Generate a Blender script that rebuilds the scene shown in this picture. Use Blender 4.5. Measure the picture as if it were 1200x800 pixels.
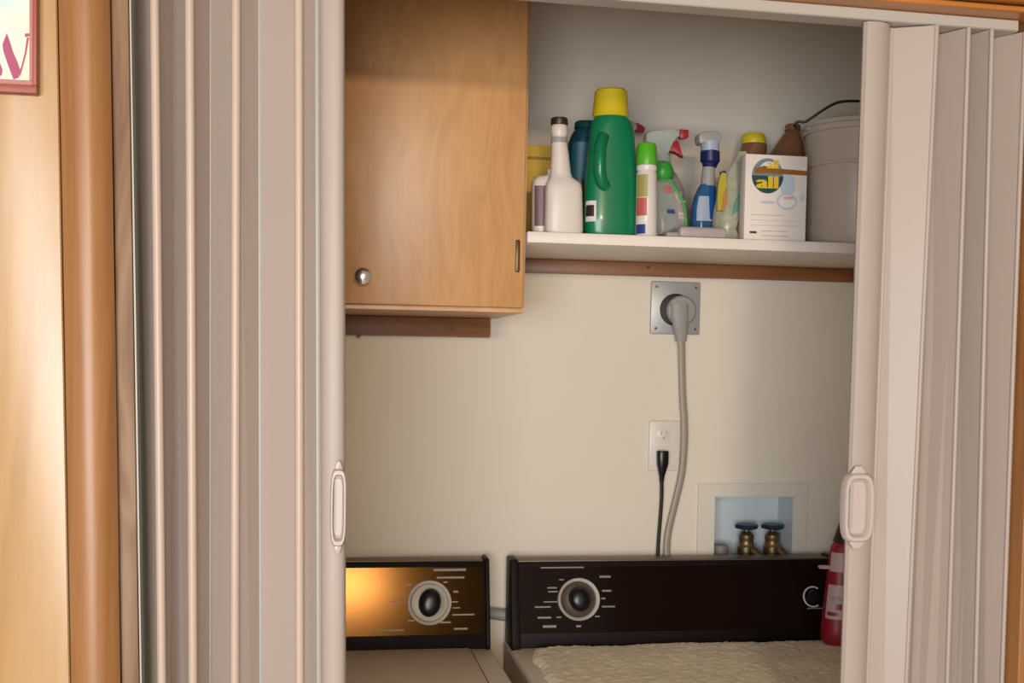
import bpy, bmesh, math, random
from mathutils import Vector, Matrix, noise
random.seed(7)
for o in list(bpy.data.objects): bpy.data.objects.remove(o)
scene = bpy.context.scene
C = scene.collection
R = math.radians

# ------------------------------------------------------------------ camera
F, PX, PY = 1400.0, 600.0, 485.0
CAM = Vector((0.0, -2.57, 1.47))
YAW, PITCH, ROLL = R(9.5), R(-2.5), 0.018
fw = Vector((math.sin(YAW) * math.cos(PITCH), math.cos(YAW) * math.cos(PITCH), math.sin(PITCH)))
r0 = Vector((math.cos(YAW), -math.sin(YAW), 0))
u0 = r0.cross(fw)
rt = r0 * math.cos(ROLL) + u0 * math.sin(ROLL)
up = rt.cross(fw)
cd = bpy.data.cameras.new('camera')
cam = bpy.data.objects.new('camera', cd)
C.objects.link(cam)
cd.sensor_width = 36.0
cd.lens = F * 36.0 / 1200.0
cd.shift_y = (PY - 400.0) / 1200.0
cd.clip_start = 0.05
cam.matrix_world = Matrix(((rt.x, up.x, -fw.x, CAM.x), (rt.y, up.y, -fw.y, CAM.y), (rt.z, up.z, -fw.z, CAM.z), (0, 0, 0, 1)))
scene.camera = cam

# ------------------------------------------------------------------ light
vs = scene.view_settings
vs.view_transform = 'Standard'
vs.look = 'None'
vs.gamma = 1.0
vs.use_curve_mapping = False
vs.exposure = 0.0
w = bpy.data.worlds.new('room_ambient')
scene.world = w
w.use_nodes = True
w.node_tree.nodes['Background'].inputs[0].default_value = (1.0, 0.88, 0.78, 1)
w.node_tree.nodes['Background'].inputs[1].default_value = 0.34


def area(name, loc, target, sx, sy, power, col):
    l = bpy.data.lights.new(name, 'AREA')
    l.shape = 'RECTANGLE'
    l.size, l.size_y, l.energy, l.color = sx, sy, power, col
    o = bpy.data.objects.new(name, l)
    C.objects.link(o)
    o.location = loc
    d = Vector(target) - Vector(loc)
    o.rotation_euler = d.to_track_quat('-Z', 'Y').to_euler()
    return o


area('window_daylight', (-0.95, -5.2, 1.22), (0.2, -0.4, 1.35), 2.1, 1.4, 148, (0.97, 0.98, 1.0))
area('ceiling_lamp', (0.19, -4.9, 2.14), (0.1, -0.4, 1.2), 0.42, 0.17, 48, (1.0, 0.78, 0.52))


# ------------------------------------------------------------------ picture -> place
def ray(px, py):
    return fw + rt * ((px - PX) / F) - up * ((py - PY) / F)


def at(px, py, Y):                       # point of the vertical plane y = Y
    d = ray(px, py)
    return CAM + d * ((Y - CAM.y) / d.y)


def atz(px, py, Z):                      # point of the level plane z = Z
    d = ray(px, py)
    return CAM + d * ((Z - CAM.z) / d.z)


def atp(px, py, p0, n):
    d = ray(px, py)
    return CAM + d * ((p0 - CAM).dot(n) / d.dot(n))


# ------------------------------------------------------------------ materials
def mat(name, col, rough=0.5, metal=0.0, spec=0.5, trans=0.0, var=0.0, vscale=6.0, bump=0.0, bscale=200.0, coat=0.0, ior=1.45, alpha=1.0, sheen=0.0, coatr=0.1):
    m = bpy.data.materials.new(name)
    m.use_nodes = True
    nt = m.node_tree
    b = nt.nodes['Principled BSDF']
    b.inputs['Base Color'].default_value = (*col, 1)
    b.inputs['Roughness'].default_value = rough
    b.inputs['Metallic'].default_value = metal
    b.inputs['Specular IOR Level'].default_value = spec
    b.inputs['Transmission Weight'].default_value = trans
    b.inputs['Coat Weight'].default_value = coat
    b.inputs['Coat Roughness'].default_value = coatr
    b.inputs['IOR'].default_value = ior
    b.inputs['Alpha'].default_value = alpha
    if sheen: b.inputs['Sheen Weight'].default_value = sheen
    tc = nt.nodes.new('ShaderNodeTexCoord')
    if var > 0:
        n = nt.nodes.new('ShaderNodeTexNoise')
        n.inputs['Scale'].default_value = vscale
        n.inputs['Detail'].default_value = 5
        nt.links.new(tc.outputs['Object'], n.inputs['Vector'])
        cr = nt.nodes.new('ShaderNodeValToRGB')
        cr.color_ramp.elements[0].position = 0.3
        cr.color_ramp.elements[1].position = 0.7
        cr.color_ramp.elements[0].color = (*[c * (1 - var) for c in col], 1)
        cr.color_ramp.elements[1].color = (*[min(1, c * (1 + var)) for c in col], 1)
        nt.links.new(n.outputs['Fac'], cr.inputs['Fac'])
        nt.links.new(cr.outputs['Color'], b.inputs['Base Color'])
    if bump > 0:
        n2 = nt.nodes.new('ShaderNodeTexNoise')
        n2.inputs['Scale'].default_value = bscale
        n2.inputs['Detail'].default_value = 3
        nt.links.new(tc.outputs['Object'], n2.inputs['Vector'])
        bp = nt.nodes.new('ShaderNodeBump')
        bp.inputs['Strength'].default_value = bump
        bp.inputs['Distance'].default_value = 0.002
        nt.links.new(n2.outputs['Fac'], bp.inputs['Height'])
        nt.links.new(bp.outputs['Normal'], b.inputs['Normal'])
    return m


def wood(name, dark, mid, light, axis='z', stretch=14.0, scale=5.0, rough=0.35, coat=0.3, fine=0.35, knots=False):
    m = bpy.data.materials.new(name)
    m.use_nodes = True
    nt = m.node_tree
    L = nt.links.new
    b = nt.nodes['Principled BSDF']
    tc = nt.nodes.new('ShaderNodeTexCoord')
    mp = nt.nodes.new('ShaderNodeMapping')
    s = [scale * 1.0] * 3
    s['xyz'.index(axis)] = scale / stretch * 2.0
    mp.inputs['Scale'].default_value = s
    L(tc.outputs['Object'], mp.inputs['Vector'])
    n1 = nt.nodes.new('ShaderNodeTexNoise')
    n1.inputs['Scale'].default_value = 1.6
    n1.inputs['Detail'].default_value = 3
    n1.inputs['Distortion'].default_value = 1.2
    L(mp.outputs['Vector'], n1.inputs['Vector'])
    mul = nt.nodes.new('ShaderNodeMath')
    mul.operation = 'MULTIPLY'
    mul.inputs[1].default_value = 7.0
    L(n1.outputs['Fac'], mul.inputs[0])
    fr = nt.nodes.new('ShaderNodeMath')
    fr.operation = 'PINGPONG'
    fr.inputs[1].default_value = 1.0
    L(mul.outputs[0], fr.inputs[0])
    mp2 = nt.nodes.new('ShaderNodeMapping')
    s2 = [scale * 26.0] * 3
    s2['xyz'.index(axis)] = scale * 0.7
    mp2.inputs['Scale'].default_value = s2
    L(tc.outputs['Object'], mp2.inputs['Vector'])
    n2 = nt.nodes.new('ShaderNodeTexNoise')
    n2.inputs['Scale'].default_value = 1.0
    n2.inputs['Detail'].default_value = 4
    L(mp2.outputs['Vector'], n2.inputs['Vector'])
    mx = nt.nodes.new('ShaderNodeMix')
    mx.data_type = 'FLOAT'
    mx.inputs[0].default_value = fine
    L(fr.outputs[0], mx.inputs[2])
    L(n2.outputs['Fac'], mx.inputs[3])
    cr = nt.nodes.new('ShaderNodeValToRGB')
    cr.color_ramp.elements[0].color = (*dark, 1)
    cr.color_ramp.elements[0].position = 0.05
    cr.color_ramp.elements[1].color = (*light, 1)
    cr.color_ramp.elements[1].position = 0.95
    e = cr.color_ramp.elements.new(0.5)
    e.color = (*mid, 1)
    L(mx.outputs[0], cr.inputs['Fac'])
    L(cr.outputs['Color'], b.inputs['Base Color'])
    b.inputs['Roughness'].default_value = rough
    b.inputs['Coat Weight'].default_value = coat
    b.inputs['Coat Roughness'].default_value = 0.3
    return m


M = {}
M['wall'] = mat('cream_wall_paint', (0.70, 0.63, 0.53), 0.7, var=0.025, vscale=2.5, bump=0.12, bscale=90)
M['ceiling'] = mat('closet_ceiling_paint', (0.62, 0.58, 0.5), 0.8)
M['floor'] = mat('tan_vinyl_floor', (0.52, 0.44, 0.35), 0.45, var=0.1, vscale=9)
M['panel'] = wood('honey_pine_panel', (0.45, 0.26, 0.10), (0.50, 0.30, 0.125), (0.55, 0.34, 0.155), 'z', 26, 9, 0.30, 0.35, fine=0.5)
M['casing'] = wood('stained_pine_casing', (0.28, 0.115, 0.032), (0.34, 0.15, 0.048), (0.39, 0.18, 0.065), 'z', 30, 9, 0.42, 0.25, fine=0.5)
M['jamb'] = wood('worn_jamb_wood', (0.16, 0.085, 0.045), (0.26, 0.15, 0.08), (0.33, 0.22, 0.14), 'z', 14, 9, 0.6, 0.0)
M['header'] = wood('stained_header_wood', (0.36, 0.12, 0.018), (0.44, 0.155, 0.025), (0.50, 0.20, 0.04), 'x', 16, 4, 0.35, 0.25)
M['birch'] = wood('birch_plywood', (0.50, 0.245, 0.085), (0.56, 0.29, 0.11), (0.61, 0.335, 0.14), 'z', 7, 9, 0.4, 0.2, fine=0.5)
M['birch_edge'] = wood('birch_frame', (0.50, 0.25, 0.08), (0.58, 0.30, 0.10), (0.64, 0.36, 0.14), 'z', 14, 6, 0.4, 0.2)
M['cleat'] = wood('stained_cleat_wood', (0.17, 0.065, 0.02), (0.235, 0.092, 0.03), (0.29, 0.125, 0.045), 'x', 16, 6, 0.45, 0.15)
M['knot'] = mat('dark_wood_knot', (0.12, 0.04, 0.015), 0.5)
M['shelf'] = mat('white_shelf_paint', (0.80, 0.72, 0.63), 0.45, var=0.02)
M['vinyl'] = mat('blush_vinyl', (0.42, 0.35, 0.307), 0.42, var=0.02, vscale=3, bump=0.05, bscale=300)
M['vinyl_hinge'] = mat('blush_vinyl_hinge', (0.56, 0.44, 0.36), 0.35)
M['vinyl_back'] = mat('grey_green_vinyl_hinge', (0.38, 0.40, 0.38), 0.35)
M['handle'] = mat('pale_plastic_handle', (0.53, 0.45, 0.405), 0.3, coat=0.2)
M['handle_dark'] = mat('handle_recess_plastic', (0.42, 0.38, 0.38), 0.4)
M['track'] = mat('white_metal_track', (0.45, 0.42, 0.37), 0.4)
M['chrome'] = mat('brushed_chrome', (0.75, 0.73, 0.70), 0.22, metal=1.0)
M['silver'] = mat('satin_silver_ring', (0.84, 0.77, 0.68), 0.35, metal=0.25)
M['brass'] = mat('aged_brass', (0.27, 0.18, 0.085), 0.42, metal=0.85, var=0.25, vscale=60)
M['bronze'] = mat('dark_bronze_hinge', (0.12, 0.08, 0.04), 0.4, metal=0.8)
M['valve'] = mat('dark_teal_valve_handle', (0.012, 0.032, 0.05), 0.4)
M['black'] = mat('black_plastic', (0.006, 0.006, 0.008), 0.3)
M['rubber'] = mat('black_rubber', (0.008, 0.008, 0.008), 0.6)
M['console'] = mat('brown_smoked_console', (0.010, 0.004, 0.003), 0.16, spec=0.22)
M['console_dryer'] = mat('amber_brown_console', (0.028, 0.0125, 0.0027), 0.14, metal=0.95)
M['dial_brown'] = mat('brown_dial_plate', (0.035, 0.014, 0.008), 0.4)
M['dial_grey'] = mat('grey_dial_plate', (0.20, 0.18, 0.14), 0.4, metal=0.2)
M['console_frame'] = mat('dark_console_trim', (0.009, 0.006, 0.006), 0.45, spec=0.12)
M['console_top'] = mat('lit_console_strip', (0.13, 0.095, 0.065), 0.4, metal=0.4)  # reflected light on the console's top bevel, put into the colour
M['print'] = mat('grey_console_print', (0.24, 0.20, 0.17), 0.5)
M['enamel'] = mat('almond_enamel', (0.78, 0.68, 0.57), 0.5, spec=0.25)
M['enamel_dark'] = mat('tan_enamel_lid', (0.76, 0.62, 0.50), 0.55, spec=0.2)
M['seam'] = mat('dark_gap_seal', (0.12, 0.09, 0.07), 0.6)
M['towel'] = mat('beige_terry', (0.80, 0.68, 0.46), 0.95, var=0.14, vscale=45, bump=0.9, bscale=260, sheen=0.4)
M['grey'] = mat('grey_outlet_plate', (0.36, 0.37, 0.37), 0.4, metal=0.3)
M['grey_plug'] = mat('grey_rubber_plug', (0.29, 0.285, 0.27), 0.5)
M['cable'] = mat('grey_cable', (0.36, 0.315, 0.26), 0.5)
M['dark'] = mat('dark_slot', (0.015, 0.015, 0.015), 0.6)
M['white'] = mat('white_plastic', (0.68, 0.63, 0.585), 0.35)
M['boxwhite'] = mat('white_box_plastic', (0.66, 0.61, 0.53), 0.45)
M['recess'] = mat('pale_blue_recess_plastic', (0.58, 0.64, 0.66), 0.4)
M['hose'] = mat('grey_drain_hose', (0.26, 0.27, 0.25), 0.5)
M['drain'] = mat('grey_pvc', (0.24, 0.22, 0.20), 0.5)
M['frame_red'] = mat('dusty_red_frame', (0.34, 0.085, 0.06), 0.45, var=0.08, vscale=20)
M['frame_pink'] = mat('pink_frame_face', (0.50, 0.20, 0.17), 0.45)
M['letter'] = mat('magenta_letter_paint', (0.42, 0.075, 0.17), 0.5)


def sign_mat():
    m = mat('mint_to_cream_sign_paint', (0.72, 0.78, 0.66), 0.5)
    nt = m.node_tree
    tc = nt.nodes.new('ShaderNodeTexCoord')
    n = nt.nodes.new('ShaderNodeTexNoise')
    n.inputs['Scale'].default_value = 9.0
    nt.links.new(tc.outputs['Object'], n.inputs['Vector'])
    cr = nt.nodes.new('ShaderNodeValToRGB')
    cr.color_ramp.elements[0].position = 0.38
    cr.color_ramp.elements[0].color = (0.56, 0.80, 0.76, 1)
    cr.color_ramp.elements[1].position = 0.62
    cr.color_ramp.elements[1].color = (0.84, 0.82, 0.66, 1)
    nt.links.new(n.outputs['Fac'], cr.inputs['Fac'])
    nt.links.new(cr.outputs['Color'], nt.nodes['Principled BSDF'].inputs['Base Color'])
    return m


M['sign'] = sign_mat()
M['p_white'] = mat('cream_bottle_plastic', (0.72, 0.64, 0.58), 0.35)
M['p_purple'] = mat('plum_label', (0.16, 0.085, 0.10), 0.4)
M['p_green'] = mat('green_jug_plastic', (0.004, 0.185, 0.075), 0.3, coat=0.2)
M['p_yellow'] = mat('yellow_cap_plastic', (0.66, 0.52, 0.02), 0.4)
M['p_gold'] = mat('gold_carton', (0.85, 0.54, 0.08), 0.6)
M['p_gold2'] = mat('dark_gold_band', (0.42, 0.24, 0.03), 0.6)
M['p_teal'] = mat('dark_teal_plastic', (0.004, 0.045, 0.06), 0.3)
M['p_teal2'] = mat('teal_label', (0.008, 0.085, 0.13), 0.4)
M['p_blackcap'] = mat('brown_black_cap', (0.035, 0.022, 0.015), 0.4)
M['p_lime'] = mat('lime_cap_plastic', (0.10, 0.45, 0.025), 0.35)
M['p_kelly'] = mat('kelly_green_plastic', (0.035, 0.33, 0.04), 0.35)
M['p_red'] = mat('red_trigger_plastic', (0.36, 0.022, 0.03), 0.35)
M['p_canwhite'] = mat('white_can_paint', (0.74, 0.68, 0.64), 0.3)
M['p_pinkred'] = mat('coral_print', (0.50, 0.12, 0.10), 0.4)
M['p_olive'] = mat('olive_print', (0.36, 0.32, 0.10), 0.4)
M['p_blue'] = mat('navy_print', (0.03, 0.05, 0.22), 0.4)
M['p_clear'] = mat('clear_bottle_plastic', (0.80, 0.84, 0.80), 0.12, trans=0.75, ior=1.15)
M['p_clearwhite'] = mat('frosted_sprayer_plastic', (0.56, 0.62, 0.58), 0.35, trans=0.35, ior=1.2)
M['p_windex'] = mat('blue_cleaner_liquid', (0.05, 0.16, 0.36), 0.12, trans=0.35, ior=1.2)
M['p_label_blue'] = mat('deep_blue_label', (0.01, 0.07, 0.26), 0.35)
M['p_label_pale'] = mat('pale_blue_label', (0.36, 0.42, 0.55), 0.4)
M['p_navy'] = mat('navy_collar_plastic', (0.012, 0.016, 0.10), 0.35)
M['p_grey'] = mat('light_grey_sprayer', (0.34, 0.335, 0.32), 0.4)
M['p_lilac'] = mat('lilac_grey_wrap', (0.44, 0.37, 0.36), 0.3)
M['p_amber'] = mat('brown_jug_plastic', (0.22, 0.095, 0.045), 0.4)
M['p_bag'] = mat('pale_green_bag_film', (0.36, 0.37, 0.28), 0.25, var=0.2, vscale=40)
M['p_bagyellow'] = mat('yellow_bag_print', (0.46, 0.38, 0.04), 0.35)
M['p_bagorange'] = mat('orange_bag_print', (0.48, 0.20, 0.06), 0.35)
M['p_bagteal'] = mat('teal_bag_print', (0.12, 0.28, 0.26), 0.35)
M['carton'] = mat('white_carton', (0.78, 0.70, 0.63), 0.5)
M['logo_dark'] = mat('dark_green_blue_print', (0.02, 0.07, 0.075), 0.4)
M['logo_grey'] = mat('blue_grey_print', (0.18, 0.23, 0.28), 0.4)
M['logo_yellow'] = mat('yellow_print', (0.72, 0.50, 0.02), 0.4)
M['logo_brown'] = mat('brown_print_band', (0.27, 0.11, 0.02), 0.4)
M['pale_blue'] = mat('pale_blue_print', (0.48, 0.55, 0.62), 0.5)
M['pale_rose'] = mat('rose_print', (0.62, 0.40, 0.38), 0.5)
M['text_grey'] = mat('grey_brown_print', (0.36, 0.31, 0.27), 0.5)
M['bucket'] = mat('beige_bucket_plastic', (0.52, 0.43, 0.36), 0.36)
M['wire'] = mat('dark_wire', (0.035, 0.035, 0.035), 0.4, metal=0.5)
M['p_bottle_red'] = mat('red_bottle_plastic', (0.27, 0.010, 0.022), 0.4)
M['p_bottle_label'] = mat('pale_pink_label', (0.52, 0.36, 0.36), 0.45)
M['p_nozzle'] = mat('dark_brown_nozzle', (0.02, 0.010, 0.008), 0.4)

# ------------------------------------------------------------------ builders
W = {}


def link(o, origin, parent):
    W[o.name] = Vector(origin)
    if parent is not None:
        o.parent = parent
        o.location = Vector(origin) - W[parent.name]
    else:
        o.location = origin
    C.objects.link(o)
    return o


def obj(name, bm, m, parent=None, smooth=True, ang=38):
    bmesh.ops.recalc_face_normals(bm, faces=bm.faces[:])
    co = [v.co for v in bm.verts]
    lo = Vector([min(c[i] for c in co) for i in range(3)])
    hi = Vector([max(c[i] for c in co) for i in range(3)])
    org = Vector(((lo.x + hi.x) / 2, (lo.y + hi.y) / 2, lo.z))
    for v in bm.verts: v.co -= org
    if smooth:
        for f in bm.faces: f.smooth = True
        lim = R(ang)
        for e in bm.edges:
            e.smooth = len(e.link_faces) == 2 and e.calc_face_angle(0) < lim
    me = bpy.data.meshes.new(name)
    bm.to_mesh(me)
    bm.free()
    me.materials.append(M[m])
    o = bpy.data.objects.new(name, me)
    return link(o, org, parent)


def tag(o, label, cat, group=None):
    o['label'] = label
    o['category'] = cat
    if group: o['group'] = group
    return o


def thing(name, loc, label, cat, group=None):
    o = bpy.data.objects.new(name, None)
    o.empty_display_size = 0.05
    link(o, loc, None)
    return tag(o, label, cat, group)


def struct(name, bm, m, **k):
    o = obj(name, bm, m, **k)
    o['kind'] = 'structure'
    return o


def B(): return bmesh.new()


def box(bm, x0, x1, y0, y1, z0, z1, bev=0.0, seg=2):
    vs_ = [bm.verts.new((x, y, z)) for x in (x0, x1) for y in (y0, y1) for z in (z0, z1)]
    q = [(0, 1, 3, 2), (4, 6, 7, 5), (0, 4, 5, 1), (2, 3, 7, 6), (0, 2, 6, 4), (1, 5, 7, 3)]
    fs = [bm.faces.new([vs_[i] for i in f]) for f in q]
    if bev > 0:
        es = list({e for f in fs for e in f.edges})
        bmesh.ops.bevel(bm, geom=es, offset=bev, segments=seg, affect='EDGES', profile=0.5)
    return bm


def rings(bm, rr, close=True):
    vr = [[bm.verts.new(p) for p in r] for r in rr]
    n = len(vr[0])
    for a_, b_ in zip(vr, vr[1:]):
        for i in range(n):
            bm.faces.new((a_[i], a_[(i + 1) % n], b_[(i + 1) % n], b_[i]))
    if close:
        bm.faces.new(vr[0][::-1])
        bm.faces.new(vr[-1])
    return bm


def sring(cx, cy, z, hx, hy, e=2.0, n=28):
    out = []
    for i in range(n):
        t = 2 * math.pi * i / n
        c, s = math.cos(t), math.sin(t)
        out.append(Vector((cx + hx * math.copysign(abs(c) ** (2 / e), c), cy + hy * math.copysign(abs(s) ** (2 / e), s), z)))
    return out


def lathe(bm, prof, cen, axis=(0, 0, 1), n=28, close=True):
    ax = Vector(axis).normalized()
    a_ = ax.orthogonal().normalized()
    b_ = ax.cross(a_)
    cen = Vector(cen)
    rr = [[cen + ax * h + (a_ * math.cos(2 * math.pi * i / n) + b_ * math.sin(2 * math.pi * i / n)) * max(r, 1e-5) for i in range(n)] for r, h in prof]
    return rings(bm, rr, close)


def smooth_path(pts, k=6):
    pts = [Vector(p) for p in pts]
    P = [pts[0] * 2 - pts[1]] + pts + [pts[-1] * 2 - pts[-2]]
    out = []
    for i in range(1, len(P) - 2):
        for j in range(k):
            t = j / k
            p0, p1, p2, p3 = P[i - 1:i + 3]
            out.append(0.5 * ((2 * p1) + (p2 - p0) * t + (2 * p0 - 5 * p1 + 4 * p2 - p3) * t * t + (3 * p1 - p0 - 3 * p2 + p3) * t ** 3))
    out.append(pts[-1])
    return out


def tube(bm, pts, r, n=10, k=6, flat=1.0):
    pp = smooth_path(pts, k) if k else [Vector(p) for p in pts]
    rr = []
    nrm = None
    for i, p in enumerate(pp):
        t = (pp[min(i + 1, len(pp) - 1)] - pp[max(i - 1, 0)]).normalized()
        nrm = t.orthogonal().normalized() if nrm is None else (nrm - t * nrm.dot(t)).normalized()
        bn = t.cross(nrm)
        rad = r[min(i, len(r) - 1)] if isinstance(r, list) else r
        rr.append([p + (nrm * math.cos(2 * math.pi * j / n) + bn * math.sin(2 * math.pi * j / n) * flat) * rad for j in range(n)])
    return rings(bm, rr)


def prism(bm, poly, d):
    """poly: 3-D points of a flat outline; d: thickness vector"""
    d = Vector(d)
    a_ = [bm.verts.new(Vector(p)) for p in poly]
    b_ = [bm.verts.new(Vector(p) + d) for p in poly]
    bm.faces.new(a_[::-1])
    bm.faces.new(b_)
    n = len(a_)
    for i in range(n):
        bm.faces.new((a_[i], a_[(i + 1) % n], b_[(i + 1) % n], b_[i]))
    return bm


def slab(bm, b0, b1, t0, t1):
    """slab between a foot outline and a head outline given as lists of points"""
    return rings(bm, [[Vector(p) for p in b0], [Vector(p) for p in t0]]) if b1 is None else None


def bevel_all(bm, off, seg=2):
    bmesh.ops.bevel(bm, geom=bm.edges[:], offset=off, segments=seg, affect='EDGES', profile=0.5)
    return bm


# ------------------------------------------------------------------ the room and the closet shell
XR, XL = 1.222, -0.37            # closet side walls
YF = -0.86                       # wall with the opening
ZC = 2.34
hx0, hx1, hz0, hz1 = at(836, 600, 0).x, at(929, 600, 0).x, 1.005, at(880, 581, 0).z     # hole for the washer box
bm = B()
for x0, x1, z0, z1 in ((XL - 0.1, hx0, 0, ZC), (hx1, XR + 0.1, 0, ZC), (hx0, hx1, 0, hz0), (hx0, hx1, hz1, ZC)):
    box(bm, x0, x1, 0.0, 0.12, z0, z1)
struct('wall_back', bm, 'wall')
struct('wall_right', box(B(), XR, XR + 0.1, YF, 0.0, 0, ZC), 'wall')
struct('wall_left', box(B(), XL - 0.1, XL, YF, 0.0, 0, ZC), 'wall')
struct('ceiling', box(B(), XL - 0.1, XR + 0.1, YF, 0.12, ZC, ZC + 0.06), 'ceiling')
struct('floor', box(B(), -3.0, 3.2, -5.6, 0.12, -0.06, 0.0), 'floor')


def vline(pt, pb, Y, z0=0.0, z1=2.0):
    """a nearly upright line through two picture points on plane Y, cut at heights z0 and z1"""
    a_, b_ = at(*pt, Y), at(*pb, Y)
    f = lambda z: b_ + (a_ - b_) * ((z - b_.z) / (a_.z - b_.z))
    return f(z0), f(z1)


def upright(bm, outline, z0, z1):
    """outline: [(px_top, px_bottom, Y)] walked around; top read at y=5, bottom at y=795"""
    lo, hi = [], []
    for pt, pb, Y in outline:
        a_, b_ = vline((pt, 5), (pb, 795), Y, z0, z1)
        lo.append(a_)
        hi.append(b_)
    return rings(bm, [lo, hi])


# wall of the room beside the opening: a backing with vertical pine boards
e0 = vline((68, 5), (83, 795), -0.90, 0, 2.40)
struct_wall = struct('wall_front_left', box(B(), -1.60, -0.345, YF - 0.02, YF + 0.08, 0, 2.45), 'panel')
bnd = [(-300, -285), (-120, -105), (67, 82)]
for a_, b_ in zip(bnd, bnd[1:]):
    p = upright(B(), [(a_[0] + 1.2, a_[1] + 1.2, -0.905), (b_[0], b_[1], -0.905), (b_[0], b_[1], -0.880), (a_[0] + 1.2, a_[1] + 1.2, -0.880)], 0, 2.45)
    bevel_all(p, 0.002, 1)
    obj('plank', p, 'panel', struct_wall)
# moulded casing beside the boards
prof = []
for i in range(13):
    t = i / 12
    prof.append((68.5 + 60.5 * t, 83.5 + 57.5 * t, -0.905 - 0.026 * math.sin(math.pi * min(1, 0.12 + 0.86 * t)) ** 0.6))
prof += [(129, 141, -0.872), (70, 85, -0.872)]
struct('trim_1', upright(B(), prof, 0, 2.45), 'casing')
# edge of the jamb board inside the casing, with a thin bead
j = upright(B(), [(130, 142.5, -0.900), (150.5, 163, -0.900), (150.5, 163, -0.79), (130, 142.5, -0.79)], 0, 2.02)
bevel_all(j, 0.002, 2)
struct('trim_2', j, 'jamb')
bd = upright(B(), [(151.5, 164, -0.898), (153.5, 166, -0.898), (153.5, 166, -0.80), (151.5, 164, -0.80)], 0, 1.98)
struct('trim_3', bd, 'track')
# right side of the opening
struct('wall_front_right', box(B(), 1.145, 2.2, YF - 0.02, YF + 0.08, 0, 2.45), 'panel')
xr = at(1202, 5, -0.874).x + 0.004
struct('trim_4', bevel_all(box(B(), xr + 0.004, xr + 0.026, -0.905, -0.78, 0, 2.02), 0.003), 'casing')
struct('trim_5', bevel_all(box(B(), xr + 0.028, xr + 0.12, -0.925, -0.875, 0, 2.45), 0.008, 3), 'casing')
# header over the opening
zt = 2.016


def sag(bm):
    """the head of the opening drops a little towards the right"""
    for v in bm.verts: v.co.z -= 0.009 * (v.co.x + 0.1)
    return bm


struct('wall_header', box(B(), -0.345, 1.145, YF - 0.015, YF + 0.08, zt + 0.01, 2.45), 'panel')
struct('trim_6', sag(bevel_all(box(B(), at(131, 5, -0.92).x, xr + 0.027, -0.925, -0.885, zt + 0.012, zt + 0.13), 0.006, 3)), 'header')
struct('trim_7', sag(bevel_all(box(B(), at(131, 5, -0.90).x, xr + 0.004, -0.906, -0.79, zt, zt + 0.010), 0.002, 1)), 'header')
bm = B()
box(bm, -0.235, xr - 0.012, -0.872, -0.832, zt - 0.018, zt - 0.0002, 0.002, 1)
struct('trim_8', sag(bm), 'track')


# ------------------------------------------------------------------ folding doors
ZB, ZT = 0.015, 1.996


def fold_door(root, pts, zt_, groove='vinyl_back', rad=0.0062, ridge='vinyl_hinge'):
    """pts: (px_top, px_bottom, Y, kind) from the jamb to the lead post; kind r(idge) or g(roove)"""
    L = []
    for pt, pb, Y, k in pts:
        if pt is None:
            L.append([Y, None, k])
            continue
        lo, hi = vline((pt, 5), (pb, 795), Y, ZB, zt_)
        L.append([lo, hi, k])
    for i, q in enumerate(L):
        if q[1] is None:                 # groove midway between its two ridges
            Y = q[0]
            q[0], q[1] = (L[i - 1][0] + L[i + 1][0]) / 2, (L[i - 1][1] + L[i + 1][1]) / 2
            q[0].y = q[1].y = Y
    for (l0, h0, k0), (l1, h1, k1) in zip(L, L[1:]):
        d = (h1 - h0)
        d.z = 0
        d.normalize()
        n = Vector((-d.y, d.x, 0)) * 0.0018
        s = d * 0.0025
        bm = B()
        rings(bm, [[l0 + s + n, l1 - s + n, l1 - s - n, l0 + s - n], [h0 + s + n, h1 - s + n, h1 - s - n, h0 + s - n]])
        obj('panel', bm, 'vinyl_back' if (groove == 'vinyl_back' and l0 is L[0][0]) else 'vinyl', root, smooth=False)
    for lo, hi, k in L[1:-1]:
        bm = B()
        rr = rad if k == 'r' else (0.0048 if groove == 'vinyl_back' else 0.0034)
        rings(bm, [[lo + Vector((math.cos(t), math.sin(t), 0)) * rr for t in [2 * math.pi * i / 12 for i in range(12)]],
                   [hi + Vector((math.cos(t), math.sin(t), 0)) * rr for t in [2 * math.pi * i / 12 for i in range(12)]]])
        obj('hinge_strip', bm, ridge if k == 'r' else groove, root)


d1 = thing('folding_door', (at(280, 400, -0.85).x, -0.85, 0.0), 'blush vinyl accordion door pushed against the moulded casing beside the sign', 'door', 'accordion doors of the closet')
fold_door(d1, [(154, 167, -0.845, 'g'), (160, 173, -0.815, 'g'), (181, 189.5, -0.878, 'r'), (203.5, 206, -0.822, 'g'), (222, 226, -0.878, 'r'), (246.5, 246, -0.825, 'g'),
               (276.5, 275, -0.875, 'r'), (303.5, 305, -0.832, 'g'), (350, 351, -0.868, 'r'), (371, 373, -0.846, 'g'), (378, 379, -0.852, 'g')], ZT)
pm = [(374, 376, -0.842), (374, 376, -0.856), (376, 378, -0.864), (381, 383, -0.8685), (396, 397.5, -0.870), (401, 402, -0.868), (403.5, 405, -0.862), (404, 405.5, -0.842)]
obj('lead_post', upright(B(), pm, ZB, ZT), 'vinyl', d1)

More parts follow.
